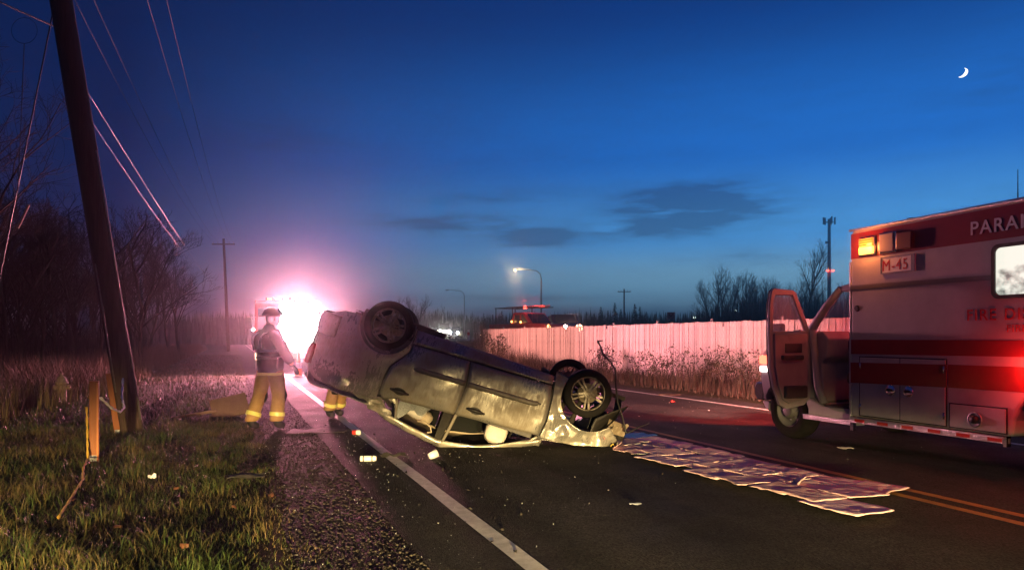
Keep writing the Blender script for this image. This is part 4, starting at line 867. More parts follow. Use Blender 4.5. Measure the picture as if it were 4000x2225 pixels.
# bumper, grille, headlamps
MB().prism([(1.70, .48), (1.70, .74), (1.86, .73), (1.90, .66), (1.89, .55), (1.84, .48)], YC - .02, YD + .02).build('front_bumper', M_chrome, amb, bevel=.02)
MB().prism([(1.62, .33), (1.62, .47), (1.78, .47), (1.70, .35)], YC - .06, YD + .06).build('lower_valance', M_galv, amb, bevel=.02)
MB().box((1.725, -1.2, .97), (.05, 1.15, .30)).build('grille', M_chrome, amb, bevel=.01)
for y in (YC - .22, YD + .22):
    hl = MB().box((1.73, y, 1.0), (.06, .34, .27)).build('headlamp', M_chrome, amb, bevel=.02)
    MB().box((1.765, y, .93), (.02, .26, .10)).build('lens', G_white, hl, bevel=.008)
    MB().box((1.72, y + (.14 if y > -1 else -.14), 1.08), (.10, .10, .09)).build('red_flasher', G_red, hl, bevel=.012)
    lamp('headlamp_beam', 'SPOT', (1.84, y, .95), 5500, (1, .45, .38), .08, None, 64, .9, parent=amb).rotation_euler = (R(90), 0, R(-90 - 14))
    lamp('red_flasher_light', 'SPOT', (1.86, y, 1.1), 1300, (1, .06, .035), .06, None, 120, .6, parent=amb).rotation_euler = (R(90), 0, R(-90 - 24))
MB().box((1.64, YC - .0, 1.06), (.20, .05, .12)).build('corner_flasher', glow('lit_corner', (1, .10, .05), 7), amb, bevel=.01); MB().box((1.66, YC + .004, .93), (.13, .05, .08)).build('corner_lamp', glow('lit_corner_white', (1, .82, .78), 5), amb, bevel=.01)
# red beacons over the cab, on the front of the module
for y in (-.5, -1.2, -1.9):
    bc = MB().box((.03, y, 2.42), (.05, .22, .14)).build('front_beacon', G_red, amb, bevel=.01)
lamp('front_beacon_light', 'POINT', (.28, -1.9, 2.45), 200, (1, .06, .04), .1, parent=amb)
# open driver door: hinged at the front, swung straight out
dr = empty('driver_door'); dr.parent = amb; dr.location = (.775, YC + .02, 0); dr.rotation_euler = (0, 0, R(93)); dr.scale = (.82, 1, 1)
DO = [(0, .56), (.10, .50), (.46, .46), (.60, .52), (.72, .74), (.79, 1.0), (.81, 1.45), (.80, 1.80), (.755, 1.97), (.70, 2.0), (.33, 1.985), (.26, 1.95), (0, 1.50)]
DI = [(.07, 1.46), (.73, 1.46), (.725, 1.80), (.69, 1.91), (.34, 1.915)]
MB().prism_hole(DO, DI, -.045, .0).build('door_shell', M_ambw, dr, bevel=.012)
MB().prism_hole(DO, [(.03, .60), (.45, .50), (.57, .55), (.69, .76), (.75, 1.0), (.77, 1.45), (.765, 1.80), (.73, 1.93), (.34, 1.94), (.03, 1.48)], -.062, -.0455).build('door_seal', M_rubber, dr)
tr = MB().prism([(.05, .60), (.44, .53), (.56, .58), (.66, .78), (.72, 1.0), (.74, 1.42), (.05, 1.42)], .0005, .03).build('door_trim', M_greyvinyl, dr, bevel=.01)
MB().box((.40, .045, 1.12), (.42, .06, .06)).build('armrest', M_cab, tr, bevel=.015); MB().box((.34, .045, .68), (.44, .07, .16)).build('map_pocket', M_cab, tr, bevel=.02); MB().box((.36, .032, 1.24), (.34, .012, .12)).build('door_panel', M_cab, tr, bevel=.01)
MB().prism([(.075, 1.455), (.725, 1.455), (.72, 1.80), (.685, 1.905), (.345, 1.91)], -.025, -.02).build('window', MATS['cab_glass'], dr)
mi = MB().box((.30, -.30, 1.38), (.10, .22, .36)).build('mirror', mat('mirror_shell', (.02, .022, .03), .4), dr, bevel=.03); MB().tube([(.12, -.04, 1.47), (.25, -.26, 1.42)], .015, 6).tube([(.12, -.04, 1.30), (.25, -.26, 1.32)], .015, 6).build('mirror_arm', M_rubber, mi)
# ------------------------------------------------------------------ fire engine with its flood lights, facing the camera
M_fred = mat('fire_engine_red', (.34, .012, .012), .35, coat=.3, c2=(.28, .01, .01), scale=3)
M_dglass = mat('dark_windscreen', (.012, .014, .018), .08, spec=.8)
G_flood = glow('flood_lens', (1, .72, .74), 90); G_head = glow('head_lens', (1, .80, .78), 90)
G_smallw = glow('small_white_lamp', (.85, .9, 1.0), 14); G_smallr = glow('small_red_lamp', (1, .08, .05), 10); G_ambers = glow('small_amber_lamp', (1, .5, .12), 10)
ep = at(1118, 1316, 29.0)
eng = empty('fire_engine', (ep.x, ep.y, 0), math.atan2(-ep.y, -ep.x + 1.0), 'red fire engine facing the wreck, hidden behind its glaring lights', 'fire engine')
MB().prism([(0, .45), (0, 1.30), (-.06, 1.55), (-.12, 2.75), (-.30, 2.85), (-2.2, 2.85), (-2.2, .45)], -1.22, 1.22).build('cab', M_fred, eng, bevel=.06)
MB().prism([(-2.3, .5), (-2.3, 3.0), (-8.0, 3.0), (-8.0, .5)], -1.24, 1.24).build('body', M_fred, eng, bevel=.04)
for s in (-1, 1): MB().box((-.075, s * .57, 2.1), (.03, 1.06, .92), Matrix.Rotation(R(-2.8), 3, 'Y')).build('windscreen', M_dglass, eng, bevel=.02)
MB().box((.02, 0, 1.05), (.05, 1.0, .62)).build('grille', M_chrome, eng, bevel=.01)
MB().box((.30, 0, .62), (.60, 2.46, .30)).build('front_bumper', M_chrome, eng, bevel=.03)
MB().box((.015, 0, 1.44), (.03, 2.44, .14)).build('white_stripe', M_ambw, eng)
bar = MB().box((-.7, 0, 2.97), (.35, 1.6, .16)).build('light_bar', M_dglass, eng, bevel=.03)
for k in range(5): MB().box((-.51, -.64 + .32 * k, 2.97), (.03, .22, .10)).build('beacon', G_smallr, bar)
for s in (-1, 1):
    hp = MB().box((.03, s * .88, 1.12), (.06, .46, .40)).build('headlamp', M_chrome, eng, bevel=.02)
    MB().lathe([(.001, .03), (.09, .02), (.10, 0)], 'x', (.06, s * .88, 1.12), 18).build('lens', G_head, hp, smooth=True)
    mr = MB().box((.22, s * 1.45, 1.95), (.10, .24, .46)).build('mirror', M_rubber, eng, bevel=.03); MB().tube([(-.05, s * 1.2, 2.2), (.2, s * 1.42, 2.15)], .018, 6).tube([(-.05, s * 1.2, 1.7), (.2, s * 1.42, 1.75)], .018, 6).build('mirror_arm', M_rubber, mr)
    truck_wheel(eng, (-1.05, s * 1.2 if s > 0 else -1.2 + .28, .52), .28, .52)
EMI = eng.matrix_basis.inverted() if False else (Matrix.Translation(eng.location) @ eng.rotation_euler.to_matrix().to_4x4()).inverted()
def flood(px, py, d, r, power, color, part):
    p = EMI @ at(px, py, d)
    fl = MB().lathe([(r * .5, -.16), (r * 1.06, -.02), (r * 1.08, .02), (r * .98, .02)], 'x', p, 24).build(part, M_chrome, eng, smooth=True)
    MB().lathe([(.001, .035), (r * .6, .03), (r, .012)], 'x', p, 24).build('lens', G_flood, fl, smooth=True)
    MB().tube([p + Vector((-.15, 0, 0)), Vector((.0, p.y, p.z))], .03, 6).build('bracket', M_rubber, fl)
for px_ in (1120, 1174, 1228):
    for py_ in (1198, 1251, 1304): flood(px_, py_, 27.9, .26, 0, None, 'glare_bank_lamp')  # extra lamps added so the lit lenses fill out a white glare disc
fb_ = EMI @ at(1172, 1252, 27.5); lamp('flood_bank_beam', 'SPOT', fb_, 15500, (1, .27, .37), .35, fb_ + Vector((10, -.6, .4)), 158, .5, parent=eng)
flood(1216, 1335, 28.1, .15, 0, None, 'lower_flood_lamp')
q0, q1 = EMI @ W(3.45, 30.5, 2.5), EMI @ W(12.4, 28.0, .7)  # unseen lamp added on the engine's side to light the fence
sl = MB().box(q0 - Vector((0, -.0, 0)), (.34, .10, .24)).build('added_fence_lamp', M_chrome, eng, bevel=.02); MB().box(q0 + (q1 - q0).normalized() * .06, (.28, .03, .18)).build('lens', G_head, sl)
lamp('added_fence_lamp_beam', 'SPOT', q0 + (q1 - q0).normalized() * .25, 12500, (1, .33, .27), .15, q1, 110, .7, parent=eng)
mk = EMI @ at(989, 1286, 28.6); MB().lathe([(.001, .02), (.07, .01), (.07, -.03)], 'x', mk, 14).build('side_marker_lamp', G_smallw, eng)
mk = EMI @ at(999, 1310, 28.6); MB().lathe([(.001, .02), (.05, .01), (.05, -.03)], 'x', mk, 12).build('side_marker_lamp', G_smallr, eng)
# ------------------------------------------------------------------ firefighters
M_tanc = mat('tan_turnout_cloth', (.46, .27, .10), .85, c2=(.36, .20, .07), scale=9, bump=.5, bscale=14)
M_dark = mat('dark_turnout_cloth', (.020, .017, .018), .95, spec=.15, c2=(.032, .026, .027), scale=9, bump=.5, bscale=14)
M_refl = mat('reflective_band', (.85, .80, .25), .3, c2=(.75, .68, .18), scale=20); M_refs = mat('silver_reflective', (.62, .60, .56), .35)
M_skin = mat('skin', (.45, .27, .19), .55); M_helm = mat('helmet_shell', (.30, .10, .03), .35)
def skinned(name, chains, m, parent, subd=1):
    V = []; Rr = []; E_ = []; idx = {}
    for ch in chains:
        prev = None
        for p, r in ch:
            k = tuple(round(q, 4) for q in p)
            if k not in idx: idx[k] = len(V); V.append(p); Rr.append(r)
            if prev is not None: E_.append((prev, idx[k]))
            prev = idx[k]
    me = bpy.data.meshes.new(name); me.from_pydata(V, E_, []); me.materials.append(m); o = bpy.data.objects.new(name, me); col.objects.link(o); o.parent = parent
    md = o.modifiers.new('skin', 'SKIN'); md.use_smooth_shade = True; md.branch_smoothing = .6
    for i, r in enumerate(Rr):
        sv = me.skin_vertices[0].data[i]; sv.radius = r if hasattr(r, '__len__') else (r, r); sv.use_root = (i == 0)
    sb = o.modifiers.new('sub', 'SUBSURF'); sb.levels = sb.render_levels = subd; return o
def hand(parent, wrist, d, side, m=M_dark):
    d = Vector(d).normalized(); wrist = Vector(wrist); s = d.cross(Vector((0, 0, 1))).normalized() * side; dn = Vector((0, 0, -1)); ch = [[(tuple(wrist), .034), (tuple(wrist + d * .05), .040), (tuple(wrist + d * .09), .036)]]
    palm = wrist + d * .09
    for k, (o, L) in enumerate(((-.030, .072), (-.010, .082), (.010, .078), (.030, .062))):
        b = palm + s * o; ch.append([(tuple(palm), .036), (tuple(b + d * .012), .013), (tuple(b + d * L * .55 + dn * .015), .012), (tuple(b + d * L * .75 + dn * .048), .011)])
    ch.append([(tuple(wrist + d * .05), .040), (tuple(wrist + d * .06 - s * .045), .014), (tuple(wrist + d * .10 - s * .055 + dn * .02), .012)])
    return skinned('gloved_hand', ch, m, parent)
def person(loc, fwd, J, label, vest=True):
    t = empty('person', loc, math.atan2(fwd[1], fwd[0]), label, 'person', 'firefighters at the wreck')
    P = lambda k: J[k]
    skinned('body', [[(P('pelvis'), .15), (P('chest'), .15), (P('neck'), .06), (P('head'), .085)], [(P('chest'), .15), (P('rs'), .07), (P('re'), .055), (P('rh'), .04)], [(P('chest'), .15), (P('ls'), .07), (P('le'), .055), (P('lh'), .04)],
                     [(P('pelvis'), .15), (P('rhip'), .10), (P('rk'), .075), (P('ra'), .05)], [(P('pelvis'), .15), (P('lhip'), .10), (P('lk'), .075), (P('la'), .05)]], M_skin, t)
    up = lambda k, dz: (J[k][0], J[k][1], J[k][2] + dz)
    mid = lambda a, b, f: tuple(J[a][i] + (J[b][i] - J[a][i]) * f for i in range(3))
    def loft(mb, rings, n=20, cap=True):
        vs = []
        for q, (c, rx, ry) in enumerate(rings):
            for k in range(n):
                a = k * 6.28318 / n; w_ = 1 + .09 * noise.noise((math.cos(a) * 2.4 + loc[0], math.sin(a) * 2.4, q * 1.7))
                vs.append((c[0] + rx * w_ * math.cos(a), c[1] + ry * w_ * math.sin(a), c[2] + .008 * noise.noise((a * 2, q, loc[1]))))
        fs = [(i * n + k, i * n + (k + 1) % n, (i + 1) * n + (k + 1) % n, (i + 1) * n + k) for i in range(len(rings) - 1) for k in range(n)]
        if cap: fs += [tuple(range(n)), tuple((len(rings) - 1) * n + k for k in range(n))]
        mb.add(vs, fs); return mb
    tb = MB()
    loft(tb, [(up('pelvis', -.13), .13, .19), (up('pelvis', -.04), .155, .205), (up('pelvis', .10), .15, .19)])
    for h_, k_, a_ in (('rhip', 'rk', 'ra'), ('lhip', 'lk', 'la')):
        loft(tb, [(up(h_, .04), .125, .10), (mid(h_, k_, .25), .128, .112), (mid(h_, k_, .6), .115, .105), (mid(h_, k_, .92), .100, .095), (J[k_], .104, .098), (mid(k_, a_, .15), .098, .095), (mid(k_, a_, .45), .105, .100), (mid(k_, a_, .62), .100, .096), (mid(k_, a_, .80), .108, .102), (mid(k_, a_, .97), .112, .105)])
    tr = tb.build('trousers', M_tanc, t, smooth=True, subd=1)
    for a, b_ in (('rk', 'ra'), ('lk', 'la')):
        p0, p1 = Vector(mid(a, b_, .60)), Vector(mid(a, b_, .74)); MB().tube([p0, p0.lerp(p1, .5), p1], [.112, .114, .115], 22, cap=False).build('reflective_band', M_refl, tr, smooth=True)
        k = Vector(J[a]); MB().tube([k + Vector((.04, 0, .10)), k + Vector((.055, 0, 0)), k + Vector((.03, 0, -.10))], [.07, .085, .07], 14, flat=.9).build('knee_patch', M_dark, tr, smooth=True)
    cb = MB()
    spine = lambda f: tuple(J['pelvis'][i] + (J['chest'][i] - J['pelvis'][i]) * f for i in range(3))
    loft(cb, [(up('pelvis', -.16), .175, .225), (up('pelvis', -.06), .175, .222), (spine(.3), .165, .212), (spine(.65), .172, .222), (J['chest'], .180, .238), (mid('chest', 'neck', .35), .172, .240), (mid('chest', 'neck', .62), .140, .205), (mid('chest', 'neck', .82), .098, .120), (mid('chest', 'neck', 1.05), .080, .085), (up('neck', .06), .080, .080)], 24)
    for s_, e_, h_ in (('rs', 're', 'rh'), ('ls', 'le', 'lh')):
        cb.tube([mid('chest', s_, .55), J[s_], mid(s_, e_, .35), mid(s_, e_, .75), J[e_], mid(e_, h_, .4), mid(e_, h_, .85)], [.105, .105, .092, .080, .080, .076, .068], 14)
    ct = cb.build('coat', M_dark, t, smooth=True, subd=1)
    if vest:
        c, pl_ = Vector(J['chest']), Vector(J['pelvis'])
        for f in (.32, .62):
            vb = MB(); c0 = pl_.lerp(c, f); loft(vb, [(c0 - (c - pl_) * .06, .182, .232), (c0 + (c - pl_) * .06, .186, .236)], 24, False); vb.build('reflective_band', M_refs, ct, smooth=True)
        for s in (-1, 1):
            nk = Vector(J['neck']); pts = [(pl_.lerp(c, .62), -.186), (c, -.190), (c.lerp(nk, .35), -.182), (c.lerp(nk, .60), -.135), (c.lerp(nk, .74), -.04), (c.lerp(nk, .74), .04)]
            sb_ = MB(); sb_.add([v_ for q_, dx in pts for v_ in (q_ + Vector((dx, s * .10 - .022, .004)), q_ + Vector((dx, s * .10 + .022, .004)))], [(2 * k, 2 * k + 1, 2 * k + 3, 2 * k + 2) for k in range(len(pts) - 1)]); sb_.build('reflective_strap', M_refs, ct, smooth=True, solid=.006)
        hb_ = MB(); loft(hb_, [(up('pelvis', -.15), .181, .231), (up('pelvis', -.11), .181, .231)], 24, False); hb_.build('hem_band', M_refl, ct, smooth=True)
        MB().box(pl_ + Vector((.02, -.23, .03)), (.10, .06, .17)).build('radio', M_rubber, ct, bevel=.012)
    for a in ('ra', 'la'):
        q = Vector(J[a]); skinned('boot', [[((q.x, q.y, q.z + .14), .085), ((q.x, q.y, q.z - .01), .080), ((q.x + .07, q.y, q.z - .04), .068), ((q.x + .14, q.y, q.z - .045), .060)]], M_rubber, t)
    for e, h, sd in (('re', 'rh', 1), ('le', 'lh', -1)): hand(t, J[h], Vector(J[h]) - Vector(J[e]), sd)
    hd = Vector(J['head']); he = MB()
    def fn(u, v):
        a, e = u * 6.2832, (v - .5) * 3.1416; x, y, z = math.cos(a) * math.cos(e), math.sin(a) * math.cos(e), math.sin(e); k = 1 + .06 * max(0, x) * (1 - abs(z + .15)) ; return (hd.x + .098 * x * k + (.012 if x > .9 and abs(y) < .2 else 0), hd.y + .078 * y, hd.z + .02 + .122 * z)
    he.grid(24, 16, fn).box(hd + Vector((.112, 0, .005)), (.03, .024, .04)).box(hd + Vector((.0, .08, .01)), (.04, .02, .06)).box(hd + Vector((0, -.08, .01)), (.04, .02, .06)).box(hd + Vector((.098, 0, -.05)), (.012, .05, .012)); he.build('head', M_skin, t, smooth=True)
    hm = MB().lathe([(.001, .175), (.05, .17), (.10, .135), (.125, .075), (.13, .05), (.175, .035), (.178, .028), (.125, .035)], 'z', hd + Vector((-.015, 0, .02)), 28).build('helmet', M_helm, t, smooth=True)
    MB().box(hd + Vector((.125, 0, .12)), (.012, .09, .10), Matrix.Rotation(R(-16), 3, 'Y')).build('helmet_front_piece', M_rubber, hm)
    return t
person((-3.66, 10.66, .0), (.62, .78), dict(pelvis=(0, 0, .96), chest=(-.05, 0, 1.31), neck=(-.02, 0, 1.52), head=(.03, 0, 1.645), rs=(-.06, -.22, 1.44), re=(.02, -.32, 1.16), rh=(.20, -.28, .96), ls=(-.02, .22, 1.44), le=(.16, .29, 1.17), lh=(.36, .18, 1.02),
       rhip=(.01, -.115, .90), rk=(.06, -.13, .50), ra=(.02, -.13, .095), lhip=(-.01, .115, .90), lk=(-.10, .13, .50), la=(-.24, .14, .095)), 'firefighter in dark coat and tan trousers standing on the shoulder before the glare')
person((-3.06, 12.2, .0), (.75, -.66), dict(pelvis=(0, 0, .95), chest=(.20, 0, 1.22), neck=(.36, 0, 1.38), head=(.46, 0, 1.47), rs=(.22, -.22, 1.33), re=(.34, -.28, 1.07), rh=(.52, -.20, .95), ls=(.22, .22, 1.33), le=(.36, .28, 1.08), lh=(.54, .2, .98),
       rhip=(0, -.115, .90), rk=(.14, -.13, .52), ra=(0, -.13, .095), lhip=(0, .115, .90), lk=(.06, .13, .51), la=(-.14, .14, .095)), 'firefighter bending behind the boot of the wreck, only trouser legs clear of it', True)

# ------------------------------------------------------------------ traffic cone
cp_ = at(1166, 1316, 24.6); cone = empty('traffic_cone', (cp_.x, cp_.y, 0), 0, 'orange traffic cone with white collar on the road before the engine', 'traffic cone')
M_or = mat('cone_orange', (.75, .16, .03), .5)
MB().box((0, 0, .02), (.38, .38, .04)).build('base', M_rubber, cone, bevel=.01); MB().lathe([(.14, .04), (.1052, .30), (.074, .5), (.03, .85), (.001, .86)], 'z', seg=20).build('cone_body', M_or, cone, smooth=True); MB().lathe([(.109, .29), (.078, .5)], 'z', seg=20).build('white_collar', M_white, cone, smooth=True)

# ------------------------------------------------------------------ utility poles and lines
M_pole = mat('creosoted_timber', (.060, .036, .024), .85, c2=(.10, .062, .042), scale=10, bump=.7, bscale=26, stretch=(1, 1, .12))
M_wire = mat('cable', (.025, .025, .028), .5); M_strand = mat('steel_strand', (.30, .28, .25), .45, metal=.6)
M_ins = mat('insulator', (.3, .28, .26), .3)
pole = empty('utility_pole', (-5.44, 10.1, 0), 0, 'thick dark timber utility pole leaning over the grass verge', 'utility pole')
PT = Vector((-1.45, -.55, 10.6))
def pp(z): return Vector((PT.x * z / 10.6, PT.y * z / 10.6, z))
MB().tube([pp(-.3), pp(2), pp(5), pp(8), pp(10.6)], [.150, .148, .145, .135, .125], 24).build('shaft', M_pole, pole, smooth=True)
MB().tube([pp(.2) + Vector((.155, -.01, 0)), pp(3.2) + Vector((.150, -.01, 0)), pp(4.0) + Vector((.145, -.01, 0))], .012, 6).build('ground_wire_moulding', M_strand, pole, smooth=True)
MB().tube([pp(.6) + Vector((-.06, -.145, 0)), pp(2.4) + Vector((-.05, -.145, 0))], .010, 6).build('cable_guard', M_mould, pole, smooth=True)
ca = MB().box(pp(10.1) + Vector((0, -.2, 0)), (2.6, .10, .12)).build('crossarm', M_pole, pole, bevel=.01)
for k in (-1.2, -.7, .7, 1.2): MB().lathe([(.001, .16), (.03, .15), (.05, .09), (.03, .07), (.05, .02), (.02, 0)], 'z', pp(10.1) + Vector((k, -.2, .06)), 12).build('insulator', M_ins, ca, smooth=True)
PW = lambda z: Vector((-5.44, 10.1, 0)) + pp(z)
def xpole(name, px, top, d, label, lean=0.0, arms=2.2, base=0.0, group=None):
    p = at(px, 1316, d); H = (1316 - top) / 2750 * d + EYE - base; o = empty(name, (p.x, p.y, base), 0, label, 'utility pole', group)
    MB().tube([(0, 0, -.3), (-lean * H, 0, H)], [.16, .11], 14).build('shaft', M_pole, o, smooth=True); c_ = MB().box((-lean * H * .95, -.1, H * .95), (arms, .1, .12)).build('crossarm', M_pole, o)
    for k in (-.45, -.25, .25, .45): MB().lathe([(.001, .2), (.05, .14), (.03, .0)], 'z', (-lean * H * .95 + k * arms, -.1, H * .95 + .06), 8).build('insulator', M_ins, c_)
    return Vector((p.x, p.y, base)), H
fp, fh = xpole('utility_pole', 893, 932, 68, 'timber utility pole with crossarm standing left of the red glare', .045)
xpole('utility_pole', 2438, 1128, 118, 'small distant pole with double crossarm among the skyline conifers')
def wire(name, a, b_, sag, r, m, label, cat='wire', group='lines strung between the poles', n=28):
    a, b_ = Vector(a), Vector(b_); P = [a.lerp(b_, i / n) - Vector((0, 0, sag * 4 * (i / n) * (1 - i / n))) for i in range(n + 1)]
    return tag(MB().tube(P, r, 5, cap=False).build(name, m, smooth=True), label, cat, group)
ft = lambda z, dx=0: fp + Vector((-.045 * z + dx, -.1, z))
for k, (x0, x1) in enumerate(((-1.2, -.9), (-.7, -.5), (.7, .5), (1.2, .9))): wire('power_line', PW(10.3) + Vector((x0, -.2, .05)), ft(fh * .97, x1), 1.1, .009, M_wire, 'thin black power line running from the leaning pole to the distant crossarm')
wire('communication_cable', PW(4.8) + Vector((.14, .05, 0)), ft(5.6), .55, .0055, M_strand, 'bright steel strand catching the light between the leaning pole and the next', 'cable')
wire('communication_cable', PW(4.38) + Vector((.14, .05, 0)), PW(4.8).lerp(ft(5.6), .33) - Vector((0, 0, .55)), .12, .004, M_strand, 'second bright cable joining the steel strand below it', 'cable')
q = PW(4.8).lerp(ft(5.6), .245) - Vector((0, 0, .42)); tag(MB().lathe([(.16, -.02), (.19, 0), (.16, .02), (.14, 0)], 'y', (0, 0, 0), 24, close=True).build('cable_coil', M_wire, smooth=True), 'small dark coil of slack cable hanging on the steel strand', 'cable coil').matrix_world = Matrix.Translation(q) @ Matrix.Diagonal((1, 1, .55, 1))
wire('communication_cable', PW(6.3) + Vector((-.14, 0, 0)), (-6.2, 5.0, 6.4), .1, .011, M_wire, 'black cable coming over the verge to the leaning pole from behind', 'cable')
wire('communication_cable', PW(5.7) + Vector((-.14, 0, 0)), (-6.4, 5.0, 5.3), .1, .011, M_wire, 'lower black cable reaching the leaning pole from behind', 'cable')
wire('guy_wire', PW(5.9) + Vector((-.14, 0, 0)), at(60, 900, 13) - Vector((.6, 0, 2.4)), 0, .010, M_wire, 'guy wire running down from the leaning pole into the wood', 'guy wire')
tag(MB().tube([at(112, 800, 12.6), at(70, 890, 12.7)], .022, 8).build('guy_wire_guard', mat('orange_plastic_sleeve', (.65, .40, .20), .5)), 'short bright plastic sleeve on the guy wire high against the sky', 'sleeve')
lc = at(95, 120, 9.3); tag(MB().lathe([(.17, -.003), (.174, 0), (.17, .003), (.167, 0)], 'y', (0, 0, 0), 28, close=True).build('cable_coil', M_wire, smooth=True), 'ring of spare black cable hanging beside the top of the leaning pole', 'cable coil').location = lc
wire('drop_wire', lc - Vector((0, 0, .17)), at(70, 760, 9.6), 0, .006, M_wire, 'thin drop wire hanging straight down below the cable ring', 'wire', None)

# ------------------------------------------------------------------ marker posts, rope, hydrant, fallen sign on the verge
M_post = mat('orange_board', (.32, .105, .028), .65, c2=(.22, .07, .02), scale=6, bump=.3, bscale=30, stretch=(1, 1, .2)); M_rope = mat('yellow_rope', (.55, .34, .05), .8, bump=.6, bscale=120)
post = empty('marker_post', (-4.58, 7.72, 0), R(14), 'orange marker board standing in the grass with rope tied to it', 'marker post')
MB().box((0, 0, .435), (.095, .035, .93)).build('board', M_post, post, bevel=.006); MB().box((.038, -.020, .45), (.018, .006, .86)).build('edge_strip', mat('brighter_orange', (.55, .18, .05), .35), post); MB().box((-.005, -.021, .055), (.07, .006, .065)).build('white_tag', M_letw, post)  # edge strip is a brighter orange down the right side
plank = empty('marker_board', (-5.66, 10.02, 0), R(4), 'orange board leaning against the foot of the timber pole', 'marker board')
b = MB().box((0, 0, .42), (.105, .03, .90), Matrix.Rotation(R(-8), 3, 'Y')); b.build('board', M_post, plank, bevel=.006); MB().box((.055, -.02, .03), (.08, .006, .07)).build('white_tag', M_letw, plank)
def rope(name, P, r, m, label):
    pts = []; 
    for i in range(len(P) - 1):
        for k in range(8): pts.append(Vector(P[i]).lerp(Vector(P[i + 1]), k / 8))
    pts.append(Vector(P[-1])); b = MB()
    for s in (0, 3.14):
        b.tube([p + Vector((math.cos(i * .9 + s), math.sin(i * .9 + s) * .4, math.sin(i * .9 + s))) * r * .55 for i, p in enumerate(pts)], r * .7, 5)
    return tag(b.build(name, m, smooth=True), label, 'rope')
rope('rope', [(-4.50, 7.70, .72), (-4.52, 7.95, .58), (-4.62, 8.3, .50), (-4.85, 8.8, .50), (-5.1, 9.2, .60), (-5.42, 9.8, .80)], .013, mat('white_rope', (.72, .70, .64), .8), 'white twisted rope sagging between the orange post and the pole')
rope('rope', [(-4.64, 7.68, .62), (-4.62, 7.66, .30), (-4.55, 7.55, .08), (-4.2, 6.9, .10), (-3.9, 6.4, .09), (-3.57, 5.7, .08), (-3.32, 5.15, .06)], .011, M_rope, 'yellow twisted rope trailing from the orange post through the grass')
hy = empty('hydrant', (-9.15, 14.3, 0), .3, 'small weathered hydrant half hidden in the tall dry grass', 'hydrant'); M_hy = mat('weathered_hydrant', (.42, .30, .19), .7, c2=(.28, .18, .10), scale=12)
MB().lathe([(.13, 0), (.13, .04), (.09, .05), (.085, .42), (.12, .43), (.12, .47), (.10, .48), (.08, .56), (.03, .60), (.025, .65), (.001, .65)], 'z', seg=20).build('barrel', M_hy, hy, smooth=True)
for a in (0, 1.57, 3.14): MB().lathe([(.05, .08), (.055, .15), (.03, .155), (.001, .16)], 'x', (0, 0, 0), 12).build('outlet', M_hy, hy).matrix_local = Matrix.Translation((0, 0, .36)) @ Matrix.Rotation(a + .4, 4, 'Z') @ Matrix.Rotation(R(-180), 4, 'Z')
st_ = tag(MB().tube([(-12.3, 14.6, 0), (-12.38, 14.6, .62)], .012, 6).tube([(-12.365, 14.595, .45), (-12.385, 14.595, .66)], .026, 6).build('marker_stake', mat('pale_stake', (.66, .72, .64), .4)), 'thin pale reflective stake in the tall grass near the hydrant', 'stake')
sg = empty('fallen_sign', (-5.25, 12.5, -.06), R(24), 'knocked-down brown board with its arm lying in the grass beyond the pole', 'sign'); M_brown = mat('weathered_plywood', (.12, .065, .04), .8, c2=(.17, .10, .06), scale=5, bump=.3)
MB().box((.22, .0, .20), (.62, .022, .44), Matrix.Rotation(R(-12), 3, 'Y') @ Matrix.Rotation(R(-38), 3, 'X')).build('board', M_brown, sg, bevel=.004)
MB().tube([(.50, -.15, .03), (.45, .03, .22), (.40, .16, .40)], .012, 6).build('pale_edge', M_letw, sg); MB().box((-.42, -.05, .08), (.85, .08, .05), Matrix.Rotation(R(-9), 3, 'Y')).build('arm', M_brown, sg, bevel=.005)
# ------------------------------------------------------------------ distant highway furniture, vehicles, mast
M_steel = mat('lamp_post_steel', (.30, .31, .33), .45, metal=.5)
def street_lamp(px_head, px_pole, top, d, lit, label, base=1.15):
    p = at(px_pole, 1316, d); H = (1316 - top) / 2750 * d + EYE - base; L = (px_pole - px_head) / 2750 * d; o = empty('street_lamp', (p.x, p.y, base), 0, label, 'street lamp')
    MB().tube([(0, 0, 0), (0, 0, H * .86), (-.12, 0, H * .93), (-.55, 0, H * .975), (-1.2, 0, H * .985), (-L + .3, 0, H)], [.10, .07, .06, .055, .05, .04], 10).build('post', M_steel, o, smooth=True)
    MB().box((-L, 0, H - .02), (.62, .26, .12)).build('lamp_head', M_steel, o, bevel=.04)
    MB().lathe([(.001, -.16), (.12, -.12), (.16, -.04), (.16, -.02)], 'z', (-L - .05, 0, H - .04), 14).build('lens', glow('sodium_lens', (1, .62, .26), 7) if lit else M_ins, o, smooth=True)
    if lit: lamp('street_lamp_light', 'POINT', (-L - .05, 0, H - .4), 420, (1, .66, .32), .15, parent=o)
street_lamp(2014, 2114, 1050, 79, True, 'tall street lamp with its warm lamp lit above the slatted fence')
street_lamp(1748, 1814, 1131, 112, False, 'unlit street lamp with curved arm beyond the queue of headlights')
mp_ = at(3239, 1316, 150); mast = empty('mobile_mast', (mp_.x, mp_.y, 0), 0, 'tall slim mobile phone mast with antennas and a red lamp', 'mast'); H = (1316 - 855) / 2750 * 150 + EYE
MB().tube([(0, 0, 0), (0, 0, H)], [.45, .30], 12).build('pole', M_steel, mast, smooth=True); MB().box((0, 0, H - .6), (2.6, .12, .12)).box((0, 0, H - .6), (.12, 2.6, .12)).build('antenna_frame', M_steel, mast)
for x, y in ((-1.2, 0), (-.6, .6), (0, -1.2), (.6, .6), (1.2, 0)): MB().box((x, y, H - .4), (.28, .2, 1.5)).build('antenna', M_steel, mast)
MB().box((-.5, 0, H - 5), (.6, .3, .5)).build('equipment_box', M_steel, mast)
